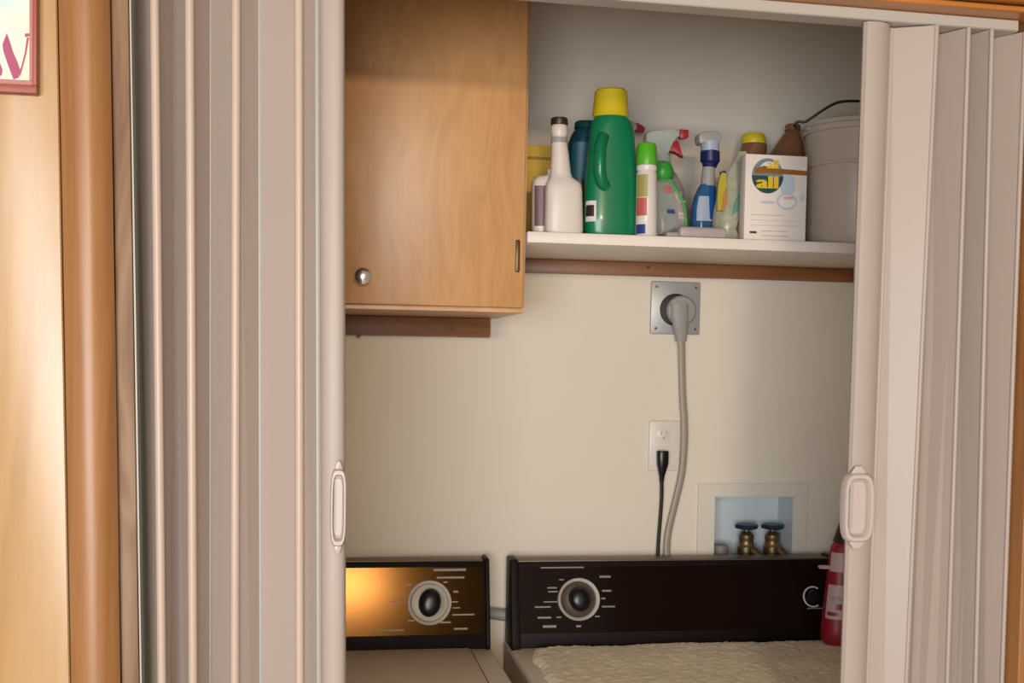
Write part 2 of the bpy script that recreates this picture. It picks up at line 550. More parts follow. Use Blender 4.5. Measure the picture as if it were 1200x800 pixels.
d2 = thing('folding_door', (at(1100, 400, -0.85).x, -0.85, 0.0), 'blush vinyl accordion door pulled to the right beside the bucket shelf', 'door', 'accordion doors of the closet')
fold_door(d2, [(1040, 1010.5, -0.850, 'g'), (1046.5, 1016.5, -0.846, 'g'), (1099, 1062, -0.876, 'r'), (None, None, -0.822, 'g'), (1136, 1110, -0.876, 'r'), (None, None, -0.822, 'g'),
               (1163, 1143, -0.876, 'r'), (None, None, -0.826, 'g'), (1202.5, 1174, -0.874, 'r'), (1201, 1173, -0.830, 'g'), (1202, 1174, -0.815, 'g')], ZT - 0.009, 'vinyl', 0.0036, 'vinyl')
pm = [(1011.5, 984, -0.842), (1011.5, 984, -0.860), (1013, 985.5, -0.866), (1018, 990, -0.871), (1028, 1000, -0.8735), (1037, 1008, -0.871), (1042, 1012.5, -0.866), (1044, 1014.5, -0.858), (1044, 1014.5, -0.842)]
obj('lead_post', upright(B(), pm, ZB, ZT - 0.008), 'vinyl', d2)


def loop_handle(root, pxl, pxr, pyt, pyb, Y, lean):
    """oblong pull: raised rim around a recessed plate, pointed ears at head and foot"""
    a_, b_ = at(pxl, pyt, Y), at(pxr, pyb, Y)
    cx, cz = (a_.x + b_.x) / 2, (a_.z + b_.z) / 2
    hw, hh = (b_.x - a_.x) / 2, (a_.z - b_.z) / 2

    def outl(k, y, n=32, e=4.0):
        o_ = []
        for i in range(n):
            t = 2 * math.pi * i / n
            c, s = math.cos(t), math.sin(t)
            z = hh * 0.86 * k[1] * math.copysign(abs(s) ** (2 / e), s)
            o_.append(Vector((cx + lean * z + hw * k[0] * math.copysign(abs(c) ** (2 / e), c), y, cz + z)))
        return o_
    bm = B()
    rings(bm, [outl((1, 1), Y + 0.004), outl((1, 1), Y - 0.006), outl((0.9, 0.95), Y - 0.011), outl((0.74, 0.86), Y - 0.011), outl((0.62, 0.80), Y - 0.005), outl((0.60, 0.79), Y - 0.001)])
    h = obj('handle', bm, 'handle', root)
    bm = B()
    rings(bm, [outl((0.58, 0.78), Y - 0.0005), outl((0.5, 0.74), Y - 0.003)])
    obj('grip_recess', bm, 'handle', h)
    bm = B()
    sl = [Vector((cx - hw * 0.52 + lean * z, Y - 0.0042, cz + z)) for z in (-hh * 0.52, hh * 0.62)] + [Vector((cx - hw * 0.30 + lean * z, Y - 0.0042, cz + z)) for z in (hh * 0.62, -hh * 0.52)]
    prism(bm, sl, (0, 0.002, 0))
    obj('latch_slot', bm, 'handle_dark', h, smooth=False)
    for s in (1, -1):
        bm = B()
        z0 = cz + s * hh * 0.82
        poly = [(cx - hw * 0.55 + lean * s * hh, Y, z0), (cx + hw * 0.55 + lean * s * hh, Y, z0), (cx + hw * 0.22 + lean * s * hh, Y, cz + s * hh * 1.03), (cx - hw * 0.22 + lean * s * hh, Y, cz + s * hh * 1.03)]
        prism(bm, poly, (0, -0.006, 0))
        bevel_all(bm, 0.0015, 2)
        obj('ear', bm, 'handle', h)


loop_handle(d2, 987, 1020, 547, 641, -0.876, 0.0)
loop_handle(d1, 387.5, 405, 541, 647, -0.8715, 0.0)

# ------------------------------------------------------------------ wall cabinet
cx1, cyf, cz0 = 0.392, -0.345, 1.563
cx0 = -0.345
cab = thing('wall_cabinet', ((cx0 + cx1) / 2, cyf / 2, cz0), 'birch wall cabinet with plain doors and a round metal knob', 'cabinet')
bm = B()
box(bm, cx0, cx0 + 0.018, cyf, 0, cz0, ZC - 0.02)
box(bm, cx1 - 0.018, cx1, cyf, 0, cz0, ZC - 0.02)
box(bm, cx0 + 0.018, cx1 - 0.018, cyf, 0, cz0, cz0 + 0.018)
box(bm, cx0 + 0.018, cx1 - 0.018, cyf, 0, ZC - 0.038, ZC - 0.02)
box(bm, cx0 + 0.018, cx1 - 0.018, -0.012, 0, cz0 + 0.018, ZC - 0.038)
obj('body', bm, 'birch_edge', cab, smooth=False)
xd = at(612, 300, cyf).x
dr = obj('door', box(B(), 0.040, xd, cyf - 0.019, cyf - 0.001, cz0 + 0.008, ZC - 0.03, 0.003), 'birch', cab)
dl = obj('door', box(B(), cx0 + 0.006, 0.036, cyf - 0.019, cyf - 0.001, cz0 + 0.008, ZC - 0.03, 0.003), 'birch', cab)
for k, (dd, xk) in enumerate(((dr, at(425, 324, cyf - 0.03).x), (dl, -0.02))):
    zk = at(425, 324, cyf - 0.03).z
    kn = obj('knob', lathe(B(), [(0.010, 0), (0.010, 0.003), (0.005, 0.005), (0.005, 0.013), (0.012, 0.016), (0.0155, 0.021), (0.0145, 0.027), (0.008, 0.030), (0.001, 0.0305)], (xk, cyf - 0.0185, zk), (0, -1, 0), 24), 'chrome', dd)
for zz in (at(606, 300, cyf - 0.02).z, 2.2):
    xh = at(606.5, 300, cyf - 0.02).x
    h = obj('hinge', box(B(), xh - 0.004, xh + 0.004, cyf - 0.024, cyf - 0.017, zz - 0.030, zz + 0.030, 0.002), 'bronze', dr)
xc = at(574.5, 384, -0.02).x
cl = obj('cleat', box(B(), cx0 + 0.01, xc, -0.019, -0.0005, at(575, 395.5, -0.02).z, cz0 - 0.0005, 0.002), 'cleat', cab)
for px, py in ((420, 393), (529.5, 384)):
    p = at(px, py, -0.0195)
    obj('wood_knot', lathe(B(), [(0.0045, 0), (0.004, 0.0006)], (p.x, -0.0188, p.z), (0, -1, 0), 12), 'knot', cl)

# ------------------------------------------------------------------ shelf
sx0, sx1, syf, sz = cx1 + 0.002, XR - 0.002, -0.355, 1.7150
sh = thing('wall_shelf', ((sx0 + sx1) / 2, syf / 2, sz - 0.05), 'white painted shelf on stained cleat, full of cleaning supplies', 'shelf')
obj('board', box(B(), sx0, sx1, syf, -0.0005, sz - 0.021, sz, 0.002), 'shelf', sh)
zc = at(800, 324.5, -0.019).z
c2 = obj('cleat', box(B(), sx0, sx1, -0.019, -0.0005, zc, sz - 0.0215, 0.0015), 'cleat', sh)
c3 = obj('cleat', box(B(), sx1 - 0.019, sx1, syf + 0.01, -0.0195, zc, sz - 0.0215, 0.0015), 'cleat', sh)
p = at(760, 313, -0.0195)
obj('wood_knot', lathe(B(), [(0.004, 0), (0.0035, 0.0006)], (p.x, -0.0188, p.z), (0, -1, 0), 12), 'knot', c2)


def loft(prof, Y, z0=None, n=28, pxmid=None):
    """prof: (py, px_left, px_right, depth ratio, squareness) from the foot up, read on plane Y; real widths and heights follow"""
    rr = []
    for i, (py, xl, xr_, k, e) in enumerate(prof):
        a_, b_ = at(xl, py, Y), at(xr_, py, Y)
        z = (a_.z + b_.z) / 2
        if i == 0 and z0 is not None: z = z0
        hx = (b_.x - a_.x) / 2
        rr.append(sring((a_.x + b_.x) / 2, Y, z, hx, hx * k, e, n))
    return rings(B(), rr)


def patch(bm, prof, Y, t0, t1, grow=0.0006, n=10):
    """a printed sleeve section wrapping part of a bottle: angles t0..t1 (degrees, 270 = towards the room)"""
    rr = []
    for (py, xl, xr_, k, e) in prof:
        a_, b_ = at(xl, py, Y), at(xr_, py, Y)
        cx, z, hx = (a_.x + b_.x) / 2, (a_.z + b_.z) / 2, (b_.x - a_.x) / 2
        o_ = []
        for g in (grow, grow * 0.2):
            rng = [t0 + (t1 - t0) * i / n for i in range(n + 1)]
            if g != grow: rng = rng[::-1]
            for t in rng:
                c, s = math.cos(R(t)), math.sin(R(t))
                o_.append(Vector((cx + (hx + g) * math.copysign(abs(c) ** (2 / e), c), Y + (hx * k + g) * math.copysign(abs(s) ** (2 / e), s), z)))
        rr.append(o_)
    return rings(bm, rr)


def base(px, Y): return Vector((at(px, 278, Y).x, Y, sz))


SZ = sz + 0.0004
G = 'cleaning supplies on the shelf'
# gold carton at the back, beside the cabinet
Y = -0.10
t = thing('carton', base(632, Y), 'small gold carton at the back, half behind the cabinet', 'carton', G)
a_, b_ = at(604, 172, Y), at(648, 204, Y)
xa = max(a_.x, cx1 + 0.004)
bx_ = B(); box(bx_, xa, b_.x, Y - 0.03, Y + 0.04, SZ, a_.z, 0.002)
tb = obj('box_body', bx_, 'p_gold', t)
obj('printed_band', box(B(), xa + 0.0005, b_.x + 0.0006, Y - 0.0308, Y - 0.0300, at(630, 190, Y).z, at(630, 186.5, Y).z), 'p_gold2', tb, smooth=False)
# plum-labelled squat bottle, beside the cabinet
Y = -0.275
t = thing('bottle', base(633, Y), 'squat cream bottle with plum side label, leftmost on the shelf', 'bottle', G)
pr = [(272, 624.5, 651, 0.75, 2.6), (268, 623, 652, 0.75, 2.6), (219, 623, 652, 0.75, 2.6), (212, 624, 651, 0.75, 2.4), (207.5, 628, 648, 0.8, 2.2), (206, 636, 650, 0.9, 2)]
bd = obj('body', loft(pr, Y, SZ), 'p_white', t)
obj('label', patch(B(), [(266, 623, 652, 0.75, 2.6), (222, 623, 652, 0.75, 2.6), (219, 623, 652, 0.75, 2.6)], Y, 215, 300), 'p_purple', bd)
obj('cap', loft([(206, 641, 652, 1, 2), (199, 641.5, 651.5, 1, 2)], Y), 'p_white', t)
# tall white bottle with narrow neck and dark cap
Y = -0.315
t = thing('bottle', base(658, Y), 'tall cream bottle with long tapering neck and dark cap, left of the green jug', 'bottle', G)
pr = [(273.5, 640, 681, 0.62, 3.2), (270, 638, 682.5, 0.62, 3.2), (222, 639, 681.5, 0.62, 3.2), (216, 639.8, 680.8, 0.62, 3), (212, 642, 677, 0.64, 2.7), (208, 644, 671, 0.7, 2.4), (202, 645, 669, 0.8, 2.1), (182, 646, 666.8, 0.88, 2), (168, 646.5, 664.5, 0.95, 2), (167, 648, 663, 1, 2)]
obj('body', loft(pr, Y, SZ), 'p_white', t)
obj('collar', loft([(168, 645.5, 665, 1, 2), (161.5, 645.8, 664.8, 1, 2)], Y), 'p_grey', t)
obj('neck', loft([(161.5, 647.5, 663.5, 1, 2), (157, 645.8, 665, 1, 2), (149, 645.8, 665, 1, 2), (147, 647, 664, 1, 2)], Y), 'p_white', t)
obj('cap', loft([(147, 646, 665, 1, 2), (145.8, 645.5, 665.5, 1, 2), (139.3, 645.8, 665.2, 1, 2), (138.3, 647, 664, 1, 2)], Y), 'p_blackcap', t)
# dark teal jug behind
Y = -0.20
t = thing('jug', base(683, Y), 'dark teal jug standing behind between the cream bottle and the green jug', 'jug', G)
pr = [(268, 664, 703, 0.8, 2.8), (264, 662.5, 704.5, 0.8, 2.8), (215, 663, 704, 0.8, 2.8), (185, 665, 703, 0.8, 2.6), (168, 666, 702, 0.85, 2.4), (158, 670, 701, 0.9, 2.2), (152, 674, 700, 1, 2), (150, 676, 698, 1, 2)]
bd = obj('body', loft(pr, Y, SZ), 'p_teal', t)
obj('cap', loft([(151, 673, 701, 1, 2), (145, 673.5, 700.5, 1, 2), (143, 675, 699, 1, 2)], Y), 'p_teal', t)
obj('label', patch(B(), [(212, 663.1, 703.9, 0.8, 2.8), (186, 665, 703, 0.8, 2.6), (169, 666, 702, 0.85, 2.42)], Y, 215, 300), 'p_teal2', bd)
# green jug with yellow cap
Y = -0.290
t = thing('detergent_jug', base(714, Y), 'big green detergent jug with yellow cap', 'jug', G)
jp = [(276.5, 686, 743, 0.62, 3.0), (273.5, 684, 745, 0.62, 3.0), (255, 683.5, 745.5, 0.62, 3.0), (222, 685, 745, 0.62, 3.0), (190, 688, 744.5, 0.62, 2.8), (160, 691, 743, 0.64, 2.6), (148, 692.5, 741, 0.68, 2.4), (141, 695, 738, 0.75, 2.2), (137.5, 699, 733, 0.9, 2)]
bd = obj('body', loft(jp, Y, SZ, n=36), 'p_green', t)
hp = [at(707, 160, Y - 0.026), at(704.5, 168, Y - 0.036), at(703, 183, Y - 0.041), at(703, 200, Y - 0.041), at(705, 212, Y - 0.036), at(709, 219, Y - 0.026)]
obj('handle', tube(B(), hp, 0.0115, 12, 5), 'p_green', t)
g = loft([(138, 697, 734, 1, 2), (135, 694.5, 736.5, 1, 2), (133.5, 695, 736, 1, 2), (108, 697.5, 734.5, 1, 2), (105.5, 700, 732, 1, 2)], Y)
cp = obj('cap', g, 'p_yellow', t)
lb = patch(B(), [(262, 683.8, 745.3, 0.62, 3), (238, 684.3, 745.2, 0.62, 3)], Y, 195, 238)
l1 = obj('label', lb, 'dark' if False else 'p_canwhite', t)
lb = patch(B(), [(256, 683.6, 745.4, 0.62, 3), (250, 683.7, 745.4, 0.62, 3), (243, 684.1, 745.2, 0.62, 3)], Y, 200, 232, 0.0011)
obj('label_print', lb, 'dark', l1)
# red trigger of a spray bottle behind the jug
Y = -0.065
t = thing('spray_bottle', base(737, Y), 'spray bottle with red nozzle, nearly hidden behind the green jug', 'bottle', G)
obj('body', loft([(262, 716, 756, 0.7, 2.6), (258, 715, 757, 0.7, 2.6), (212, 716, 756, 0.7, 2.6), (190, 724, 748, 0.9, 2), (172, 730, 742, 1, 2)], Y, SZ), 'p_clear', t)
sp = B()
prism(sp, [at(x, y, Y - 0.012) for x, y in ((722, 150), (728, 143), (742, 142), (747, 146), (746, 152), (740, 156), (742, 172), (730, 172), (730, 158), (722, 156))], (0, 0.024, 0))
obj('spray_head', bevel_all(sp, 0.002, 2), 'p_clearwhite', t)
sp = B()
prism(sp, [at(x, y, Y - 0.008) for x, y in ((741, 143.5), (748, 144), (756.5, 149.5), (754.5, 155), (748, 152), (741, 151))], (0, 0.016, 0))
obj('nozzle', bevel_all(sp, 0.0015, 2), 'p_red', t)
# spray can with lime cap
Y = -0.322
t = thing('spray_can', base(757, Y), 'white printed spray can with lime green cap, right of the green jug', 'can', G)
pr = [(277.5, 746, 768.5, 1, 2), (276, 744.8, 769.5, 1, 2), (204, 746, 769.5, 1, 2), (200, 748, 768, 1, 2)]
bd = obj('body', loft(pr, Y, SZ), 'p_canwhite', t)
obj('rim', loft([(200.5, 746.5, 769, 1, 2), (199, 746, 769.6, 1, 2), (194.5, 746.3, 769.4, 1, 2), (193.5, 748, 768, 1, 2)], Y), 'p_canwhite', t)
obj('cap', loft([(194, 746.4, 769.2, 1, 2), (192, 746, 769.6, 1, 2), (171, 747, 769, 1, 2), (168.3, 749, 767, 1, 2)], Y), 'p_lime', t)
obj('label_stripe', patch(B(), [(232, 745.3, 769.5, 1, 2), (206, 745.9, 769.5, 1, 2)], Y, 195, 262), 'p_olive', bd)
obj('label_patch', patch(B(), [(254, 745.1, 769.5, 1, 2), (233, 745.3, 769.5, 1, 2)], Y, 190, 258), 'p_pinkred', bd)
obj('label_foot', patch(B(), [(275, 744.9, 769.5, 1, 2), (264, 745.0, 769.5, 1, 2)], Y, 190, 250), 'p_blue', bd)
# clear spray bottle with red trigger
Y = -0.150
t = thing('spray_bottle', base(772, Y), 'clear spray bottle with red trigger and red nozzle', 'bottle', G)
bd = obj('body', loft([(265, 752, 800, 0.66, 2.8), (261, 750, 802, 0.66, 2.8), (222, 751, 801, 0.66, 2.6), (205, 757, 793, 0.75, 2.2), (193, 765, 784, 1, 2), (188, 767, 782, 1, 2)], Y, SZ), 'p_clear', t)
obj('collar', loft([(192, 764, 786, 1, 2), (181, 765, 785, 1, 2)], Y), 'p_clearwhite', t)
sp = B()
prism(sp, [at(x, y, Y - 0.013) for x, y in ((757, 166), (758, 156), (766, 152), (786, 151), (797, 151.5), (797, 160), (788, 164), (784, 182), (767, 182), (766, 170))], (0, 0.026, 0))
obj('spray_head', bevel_all(sp, 0.003, 2), 'p_clearwhite', t)
sp = B()
prism(sp, [at(x, y, Y - 0.009) for x, y in ((797.5, 151), (807.5, 152), (807, 161.5), (798, 162.5), (797.2, 158))], (0, 0.018, 0))
obj('nozzle', bevel_all(sp, 0.0015, 2), 'p_red', t)
sp = B()
prism(sp, [at(x, y, Y - 0.008) for x, y in ((793.5, 163.5), (796, 168), (797, 174), (801.5, 184.5), (798, 183), (792, 178), (784.5, 176.5), (785, 172), (789, 167))], (0, 0.016, 0))
obj('trigger', bevel_all(sp, 0.0012, 2), 'p_red', t)
# clear bottle with kelly green shoulder and green dip strip
Y = -0.235
t = thing('squeeze_bottle', base(780, Y), 'clear bottle with round kelly green cap and curved green edge', 'bottle', G)
pr = [(272, 763, 804, 0.62, 2.8), (268, 761.5, 805, 0.62, 2.8), (240, 762, 804, 0.62, 2.8), (222, 763, 797, 0.66, 2.4), (212, 764, 788, 0.8, 2.2), (209, 766, 785, 1, 2)]
bd = obj('body', loft(pr, Y, SZ), 'p_clear', t)
obj('cap', loft([(213, 766, 784, 1, 2), (209, 763, 788, 1, 2), (199, 762.5, 789, 1, 2), (192, 764.5, 786, 1, 2), (189.3, 769, 781, 1, 2)], Y), 'p_kelly', t)
obj('edge_strip', tube(B(), [at(784.5, 210, Y - 0.020), at(791, 220, Y - 0.022), at(798, 232, Y - 0.024), at(802.5, 245, Y - 0.024), at(804, 257, Y - 0.022), at(804, 268, Y - 0.020)], 0.0027, 8, 5), 'p_kelly', t)
lb = patch(B(), [(258, 761.8, 804.6, 0.62, 2.8), (226, 762.8, 799, 0.65, 2.5)], Y, 285, 322)
l1 = obj('label', lb, 'pale_rose', bd)
for (y0, y1, ta, tb_, m_) in ((220, 228, 255, 270, 'p_pinkred'), (247, 252, 262, 275, 'p_blue'), (236, 238, 290, 318, 'p_canwhite'), (250, 252, 288, 318, 'p_canwhite')):
    obj('label_print', patch(B(), [(y1, 761.9, 804.3, 0.62, 2.8), (y0, 762.3, 803, 0.62, 2.75)], Y, ta, tb_, 0.0012), m_, bd)
# flat lilac pack
Y = -0.325
t = thing('wipes_pack', base(818, Y), 'flat lilac-grey pack lying at the shelf edge in front of the blue sprayer', 'pack', G)
a_, b_ = at(793, 266, Y), at(848, 281, Y)
bm = box(B(), a_.x, b_.x, Y - 0.022, Y + 0.06, SZ, a_.z, 0.0065, 4)
obj('pack_body', bm, 'p_lilac', t)
a_ = at(779, 272, Y)
bm = box(B(), a_.x, at(795, 272, Y).x, Y - 0.012, Y + 0.05, SZ, SZ + 0.011, 0.0045, 3)
obj('folded_flap', bm, 'p_grey', t)
# blue cleaner sprayer
Y = -0.225
t = thing('spray_bottle', base(826, Y), 'blue window cleaner spray bottle with grey head and navy collar', 'bottle', G)
bd = obj('body', loft([(272, 811, 843, 0.62, 2.6), (262, 809.5, 844, 0.62, 2.6), (245, 810.5, 842.5, 0.62, 2.6), (230, 814, 840, 0.66, 2.4), (219, 819, 838, 0.8, 2.2), (216.5, 821, 837, 1, 2)], Y, SZ), 'p_windex', t)
obj('neck', loft([(218, 821, 837.5, 1, 2), (208, 822, 837.5, 1, 2), (196, 823.5, 837.5, 1, 2)], Y), 'p_grey', t)
obj('collar', loft([(196.5, 824, 839, 1, 2), (191, 823, 841.5, 1, 2), (189.5, 821, 843, 1, 2), (178, 821, 843, 1, 2), (177, 822, 842, 1, 2)], Y), 'p_navy', t)
obj('head_base', loft([(178, 822, 842, 1, 2.2), (170, 821.5, 842, 1, 2.4), (166, 821.5, 842, 1, 2.4)], Y), 'p_label_pale', t)
sp = B()
prism(sp, [at(x, y, Y - 0.016) for x, y in ((820.5, 168), (819, 158), (823, 154.5), (832, 153), (843, 153.5), (845.5, 157), (845.5, 164), (842, 168))], (0, 0.032, 0))
obj('spray_head', bevel_all(sp, 0.003, 2), 'p_grey', t)
obj('label', patch(B(), [(260, 809.6, 843.9, 0.62, 2.6), (245, 810.5, 842.5, 0.62, 2.6), (231, 813.7, 840.2, 0.66, 2.4)], Y, 225, 280), 'p_label_pale', bd)
obj('label_band', patch(B(), [(258, 809.7, 843.8, 0.62, 2.6), (245, 810.5, 842.5, 0.62, 2.6), (231, 813.7, 840.2, 0.66, 2.4), (220, 818.5, 838.2, 0.79, 2.22)], Y, 272, 330, 0.0011), 'p_label_blue', bd)
# colourful soft bag
Y = -0.262
t = thing('refill_bag', base(858, Y), 'crumpled see-through bag with yellow and teal print, left of the white carton', 'bag', G)
bm = B()
rr = []
for i, (py, xl, xr_, k) in enumerate(((281, 838, 876, 0.55), (276, 836, 879, 0.6), (262, 835, 880, 0.62), (245, 838, 880, 0.55), (226, 842, 879, 0.45), (208, 850, 878, 0.3), (192, 858, 876, 0.16), (182, 864, 875, 0.08), (177, 866, 874, 0.04))):
    a_, b_ = at(xl, py, Y), at(xr_, py, Y)
    z = SZ if i == 0 else a_.z
    hx = (b_.x - a_.x) / 2
    ring = sring((a_.x + b_.x) / 2, Y, z, hx, hx * k, 2.3, 30)
    if i: ring = [p + Vector((noise.noise(p * 60), noise.noise(p * 60 + Vector((9, 0, 0))), 0)) * 0.004 for p in ring]
    rr.append(ring)
bd = obj('bag_body', rings(bm, rr), 'p_bag', t, ang=60)


def blob(poly, Y_, m_, parent, name, d=0.002):
    b_ = B()
    prism(b_, [at(x, y, Y_) for x, y in poly], (0, d, 0))
    return obj(name, b_, m_, parent, smooth=False)


blob([(846, 202), (851, 203), (852, 216), (848, 232), (845, 247), (841, 246), (841, 228), (843, 210)], Y - 0.0225, 'p_bagyellow', bd, 'bag_print', 0.008)
blob([(848, 226), (852, 222), (852, 238), (848, 248), (845, 247)], Y - 0.0235, 'p_bagorange', bd, 'bag_print', 0.008)
blob([(868, 226), (871, 220), (872, 240), (866, 246), (858, 252), (861, 238)], Y - 0.0235, 'p_bagteal', bd, 'bag_print', 0.008)
blob([(845, 201), (849, 199.5), (851.5, 202), (850, 205), (845, 206)], Y - 0.0215, 'valve', bd, 'bag_print', 0.008)
blob([(866, 258), (870, 256), (871, 272), (867, 276), (863, 268)], Y - 0.0290, 'p_amber', bd, 'bag_print', 0.008)
# brown bottle with yellow cap
Y = -0.090
t = thing('bottle', base(884, Y), 'brown bottle with yellow cap behind the white carton', 'bottle', G)
obj('body', loft([(270, 865, 895, 0.9, 2.5), (266, 863.5, 896.5, 0.9, 2.5), (200, 864, 896.5, 0.9, 2.5), (180, 867, 897, 0.95, 2.2), (170, 870, 898, 1, 2), (168, 872, 896, 1, 2)], Y, SZ), 'p_amber', t)
obj('cap', loft([(169, 869.5, 896.5, 1, 2), (167, 869, 897, 1, 2), (160, 870, 896, 1, 2), (157.5, 872, 894, 1, 2)], Y), 'p_yellow', t)
# brown sloped jug behind the box, under the bucket ear
Y = -0.085
t = thing('jug', base(922, Y), 'brown jug with steep sloping shoulder between the white carton and the bucket', 'jug', G)
obj('body', loft([(270, 901, 939, 0.8, 2.8), (266, 899.5, 940, 0.8, 2.8), (205, 900, 941, 0.8, 2.8), (183, 903, 941, 0.8, 2.5), (170, 910, 940, 0.85, 2.3), (158, 918, 938, 0.95, 2), (152, 922, 936, 1, 2)], Y, SZ), 'p_amber', t)
obj('cap', loft([(153, 920, 938, 1, 2), (147.5, 920.5, 937.5, 1, 2), (146, 922, 936, 1, 2)], Y), 'p_amber', t)

# white carton with printed logo
Y = -0.335
t = thing('detergent_box', base(909, Y), 'white detergent carton with round yellow-lettered logo', 'box', G)
a_, b_ = at(871.5, 284, Y), at(946.5, 184, Y)
bm = box(B(), a_.x, b_.x, Y, Y + 0.030, SZ, b_.z + 0.001, 0.0012, 2)
cart = obj('carton_body', bm, 'carton', t)
bx0, bx1, bz1 = a_.x, b_.x, b_.z + 0.001
YP = Y - 0.0003


def disc(px, py, rx, rz, m_, name, off, parent=cart, t0=0, t1=360, n=28):
    c = at(px, py, Y)
    s = at(px + 1, py, Y).x - c.x
    bm_ = B()
    pts_ = [(c.x + rx * s * math.cos(R(t0 + (t1 - t0) * i / n)), Y - off, c.z + rz * s * math.sin(R(t0 + (t1 - t0) * i / n))) for i in range(n if t1 - t0 >= 360 else n + 1)]
    prism(bm_, pts_, (0, off * 0.8, 0))
    return obj(name, bm_, m_, parent, smooth=False)


def glyphs(txt, px, py, h, m_, name, off, parent, flip=False, bold=0.0, wide=1.0, slant=0.0):
    """letters as flat print standing on the front of the carton; h = x-height of the line in picture units"""
    cu = bpy.data.curves.new('t', 'FONT')
    cu.body = txt
    cu.size = 1.0
    cu.shear = slant
    cu.align_x = 'CENTER'
    cu.extrude = 0.0
    to = bpy.data.objects.new('t', cu)
    C.objects.link(to)
    bpy.context.view_layer.update()
    me = bpy.data.meshes.new_from_object(to)
    bpy.data.objects.remove(to)
    c = at(px, py, Y)
    s = (at(px + 1, py, Y).x - c.x) * h
    bm_ = B()
    for q_, dx_ in enumerate((0, bold * 0.08, bold * 0.16)):       # a heavier weight: the outline laid three times
        me2 = me.copy()
        for v in me2.vertices: v.co.x += dx_; v.co.z = q_ * 0.3
        bm_.from_mesh(me2)
    for v in bm_.verts:
        v.co = Vector((c.x + v.co.x * s * wide, Y - off - v.co.z * 0.0003, c.z + v.co.y * s * (-0.6 if flip else 1)))
    ex = bmesh.ops.extrude_face_region(bm_, geom=bm_.faces[:])
    for v in ex['geom']:
        if isinstance(v, bmesh.types.BMVert): v.co.y += 0.0002
    return obj(name, bm_, m_, parent, smooth=False)


disc(899.5, 206, 18.5, 19.5, 'logo_grey', 'logo_ring', 0.0004)
disc(901, 205, 13, 15, 'carton', 'logo_ring', 0.0005, t0=20, t1=150)
disc(899.5, 206, 18.5, 19.5, 'logo_dark', 'logo_disc', 0.0006, t0=180, t1=360)
for poly in ([(884, 198), (895, 194), (911, 197.5), (947, 200.5), (947, 206), (916, 204), (899, 202.5), (884, 203.5)],):
    b_ = B()
    prism(b_, [Vector((min(at(x, y, Y).x, bx1), Y - 0.0008, at(x, y, Y).z)) for x, y in poly], (0, 0.0007, 0))
    obj('logo_band', b_, 'logo_brown', cart, smooth=False)
glyphs('all', 898, 220.5, 20, 'logo_yellow', 'logo_lettering', 0.0012, cart, wide=1.5, bold=0.6)
glyphs('all', 905, 197.5, 14, 'logo_yellow', 'logo_lettering', 0.0012, cart, wide=1.15, bold=0.5)
disc(923, 217, 9, 13, 'pale_blue', 'swirl_print', 0.0003)
disc(922, 236, 12, 9.5, 'pale_blue', 'swirl_print', 0.00035)
disc(922, 236, 9.5, 7, 'carton', 'swirl_print', 0.0005)
disc(924, 232, 7, 1.6, 'pale_rose', 'swirl_print', 0.0007)
disc(900, 237, 9, 1.6, 'pale_blue', 'swirl_print', 0.0005)
disc(940, 232, 3, 5, 'pale_blue', 'swirl_print', 0.0005)


def bar(x0, x1, y0, y1, m_, name='text_line'):
    b_ = B()
    p0, p1 = at(x0, y0, Y), at(x1, y1, Y)
    box(b_, p0.x, p1.x, Y - 0.0005, Y - 0.0001, p1.z, p0.z)
    obj(name, b_, m_, cart, smooth=False)


bar(880, 918, 251, 253, 'text_grey')
bar(880, 936, 257.5, 259.4, 'text_grey')
bar(880, 938, 263.5, 265.4, 'text_grey')
bar(878.5, 886.5, 270.5, 273.5, 'logo_dark')
bar(892, 922, 270, 271.8, 'text_grey')
bar(892, 924, 275.5, 277.3, 'text_grey')

# bucket
Y = -0.243
xl_ = at(947, 275, Y).x
rw = (XR - 0.003 - xl_) / 2.095
cB = xl_ + rw
t = thing('bucket', (cB, Y, sz), 'beige plastic bucket with wire handle at the right end of the shelf', 'bucket', G)
zr = at(985, 139, Y - rw).z
zm = at(985, 185, Y - rw).z
prof = [(rw * 0.95, 0), (rw * 0.97, 0.004), (rw * 1.0, zm - SZ - 0.004), (rw * 1.035, zm - SZ - 0.003), (rw * 1.035, zm - SZ + 0.002), (rw * 1.01, zm - SZ + 0.003), (rw * 1.03, zr - SZ - 0.012), (rw * 1.07, zr - SZ - 0.011), (rw * 1.07, zr - SZ), (rw * 1.0, zr - SZ), (rw * 0.96, zr - SZ - 0.01), (rw * 0.9, 0.006), (0.001, 0.006)]
obj('pail', lathe(B(), prof, (cB, Y, SZ), n=48), 'bucket', t)
lid = [(rw * 1.065, zr - SZ + 0.0005), (rw * 1.085, zr - SZ + 0.002), (rw * 1.085, zr - SZ + 0.009), (rw * 1.04, zr - SZ + 0.011), (rw * 0.98, zr - SZ + 0.006), (0.001, zr - SZ + 0.006)]
obj('lid', lathe(B(), lid, (cB, Y, SZ), n=48), 'bucket', t)
ex = cB - rw * 1.03
ze = at(938, 150, Y).z
obj('ear', lathe(B(), [(0.010, 0), (0.010, 0.005), (0.006, 0.007), (0.006, 0.012), (0.003, 0.014)], (ex + 0.004, Y, ze), (-1, 0, 0), 16), 'grey', t)
obj('ear', lathe(B(), [(0.010, 0), (0.010, 0.004)], (cB + rw * 1.03 - 0.004, Y, ze), (1, 0, 0), 16), 'grey', t)
half = [at(x, y, Y - d) for x, y, d in ((933.5, 150, 0), (931, 146, 0.003), (936, 142.5, 0.008), (943, 143, 0.014), (952, 137.5, 0.022), (963, 130, 0.030), (978, 121.5, 0.036), (993, 118.5, 0.040))]
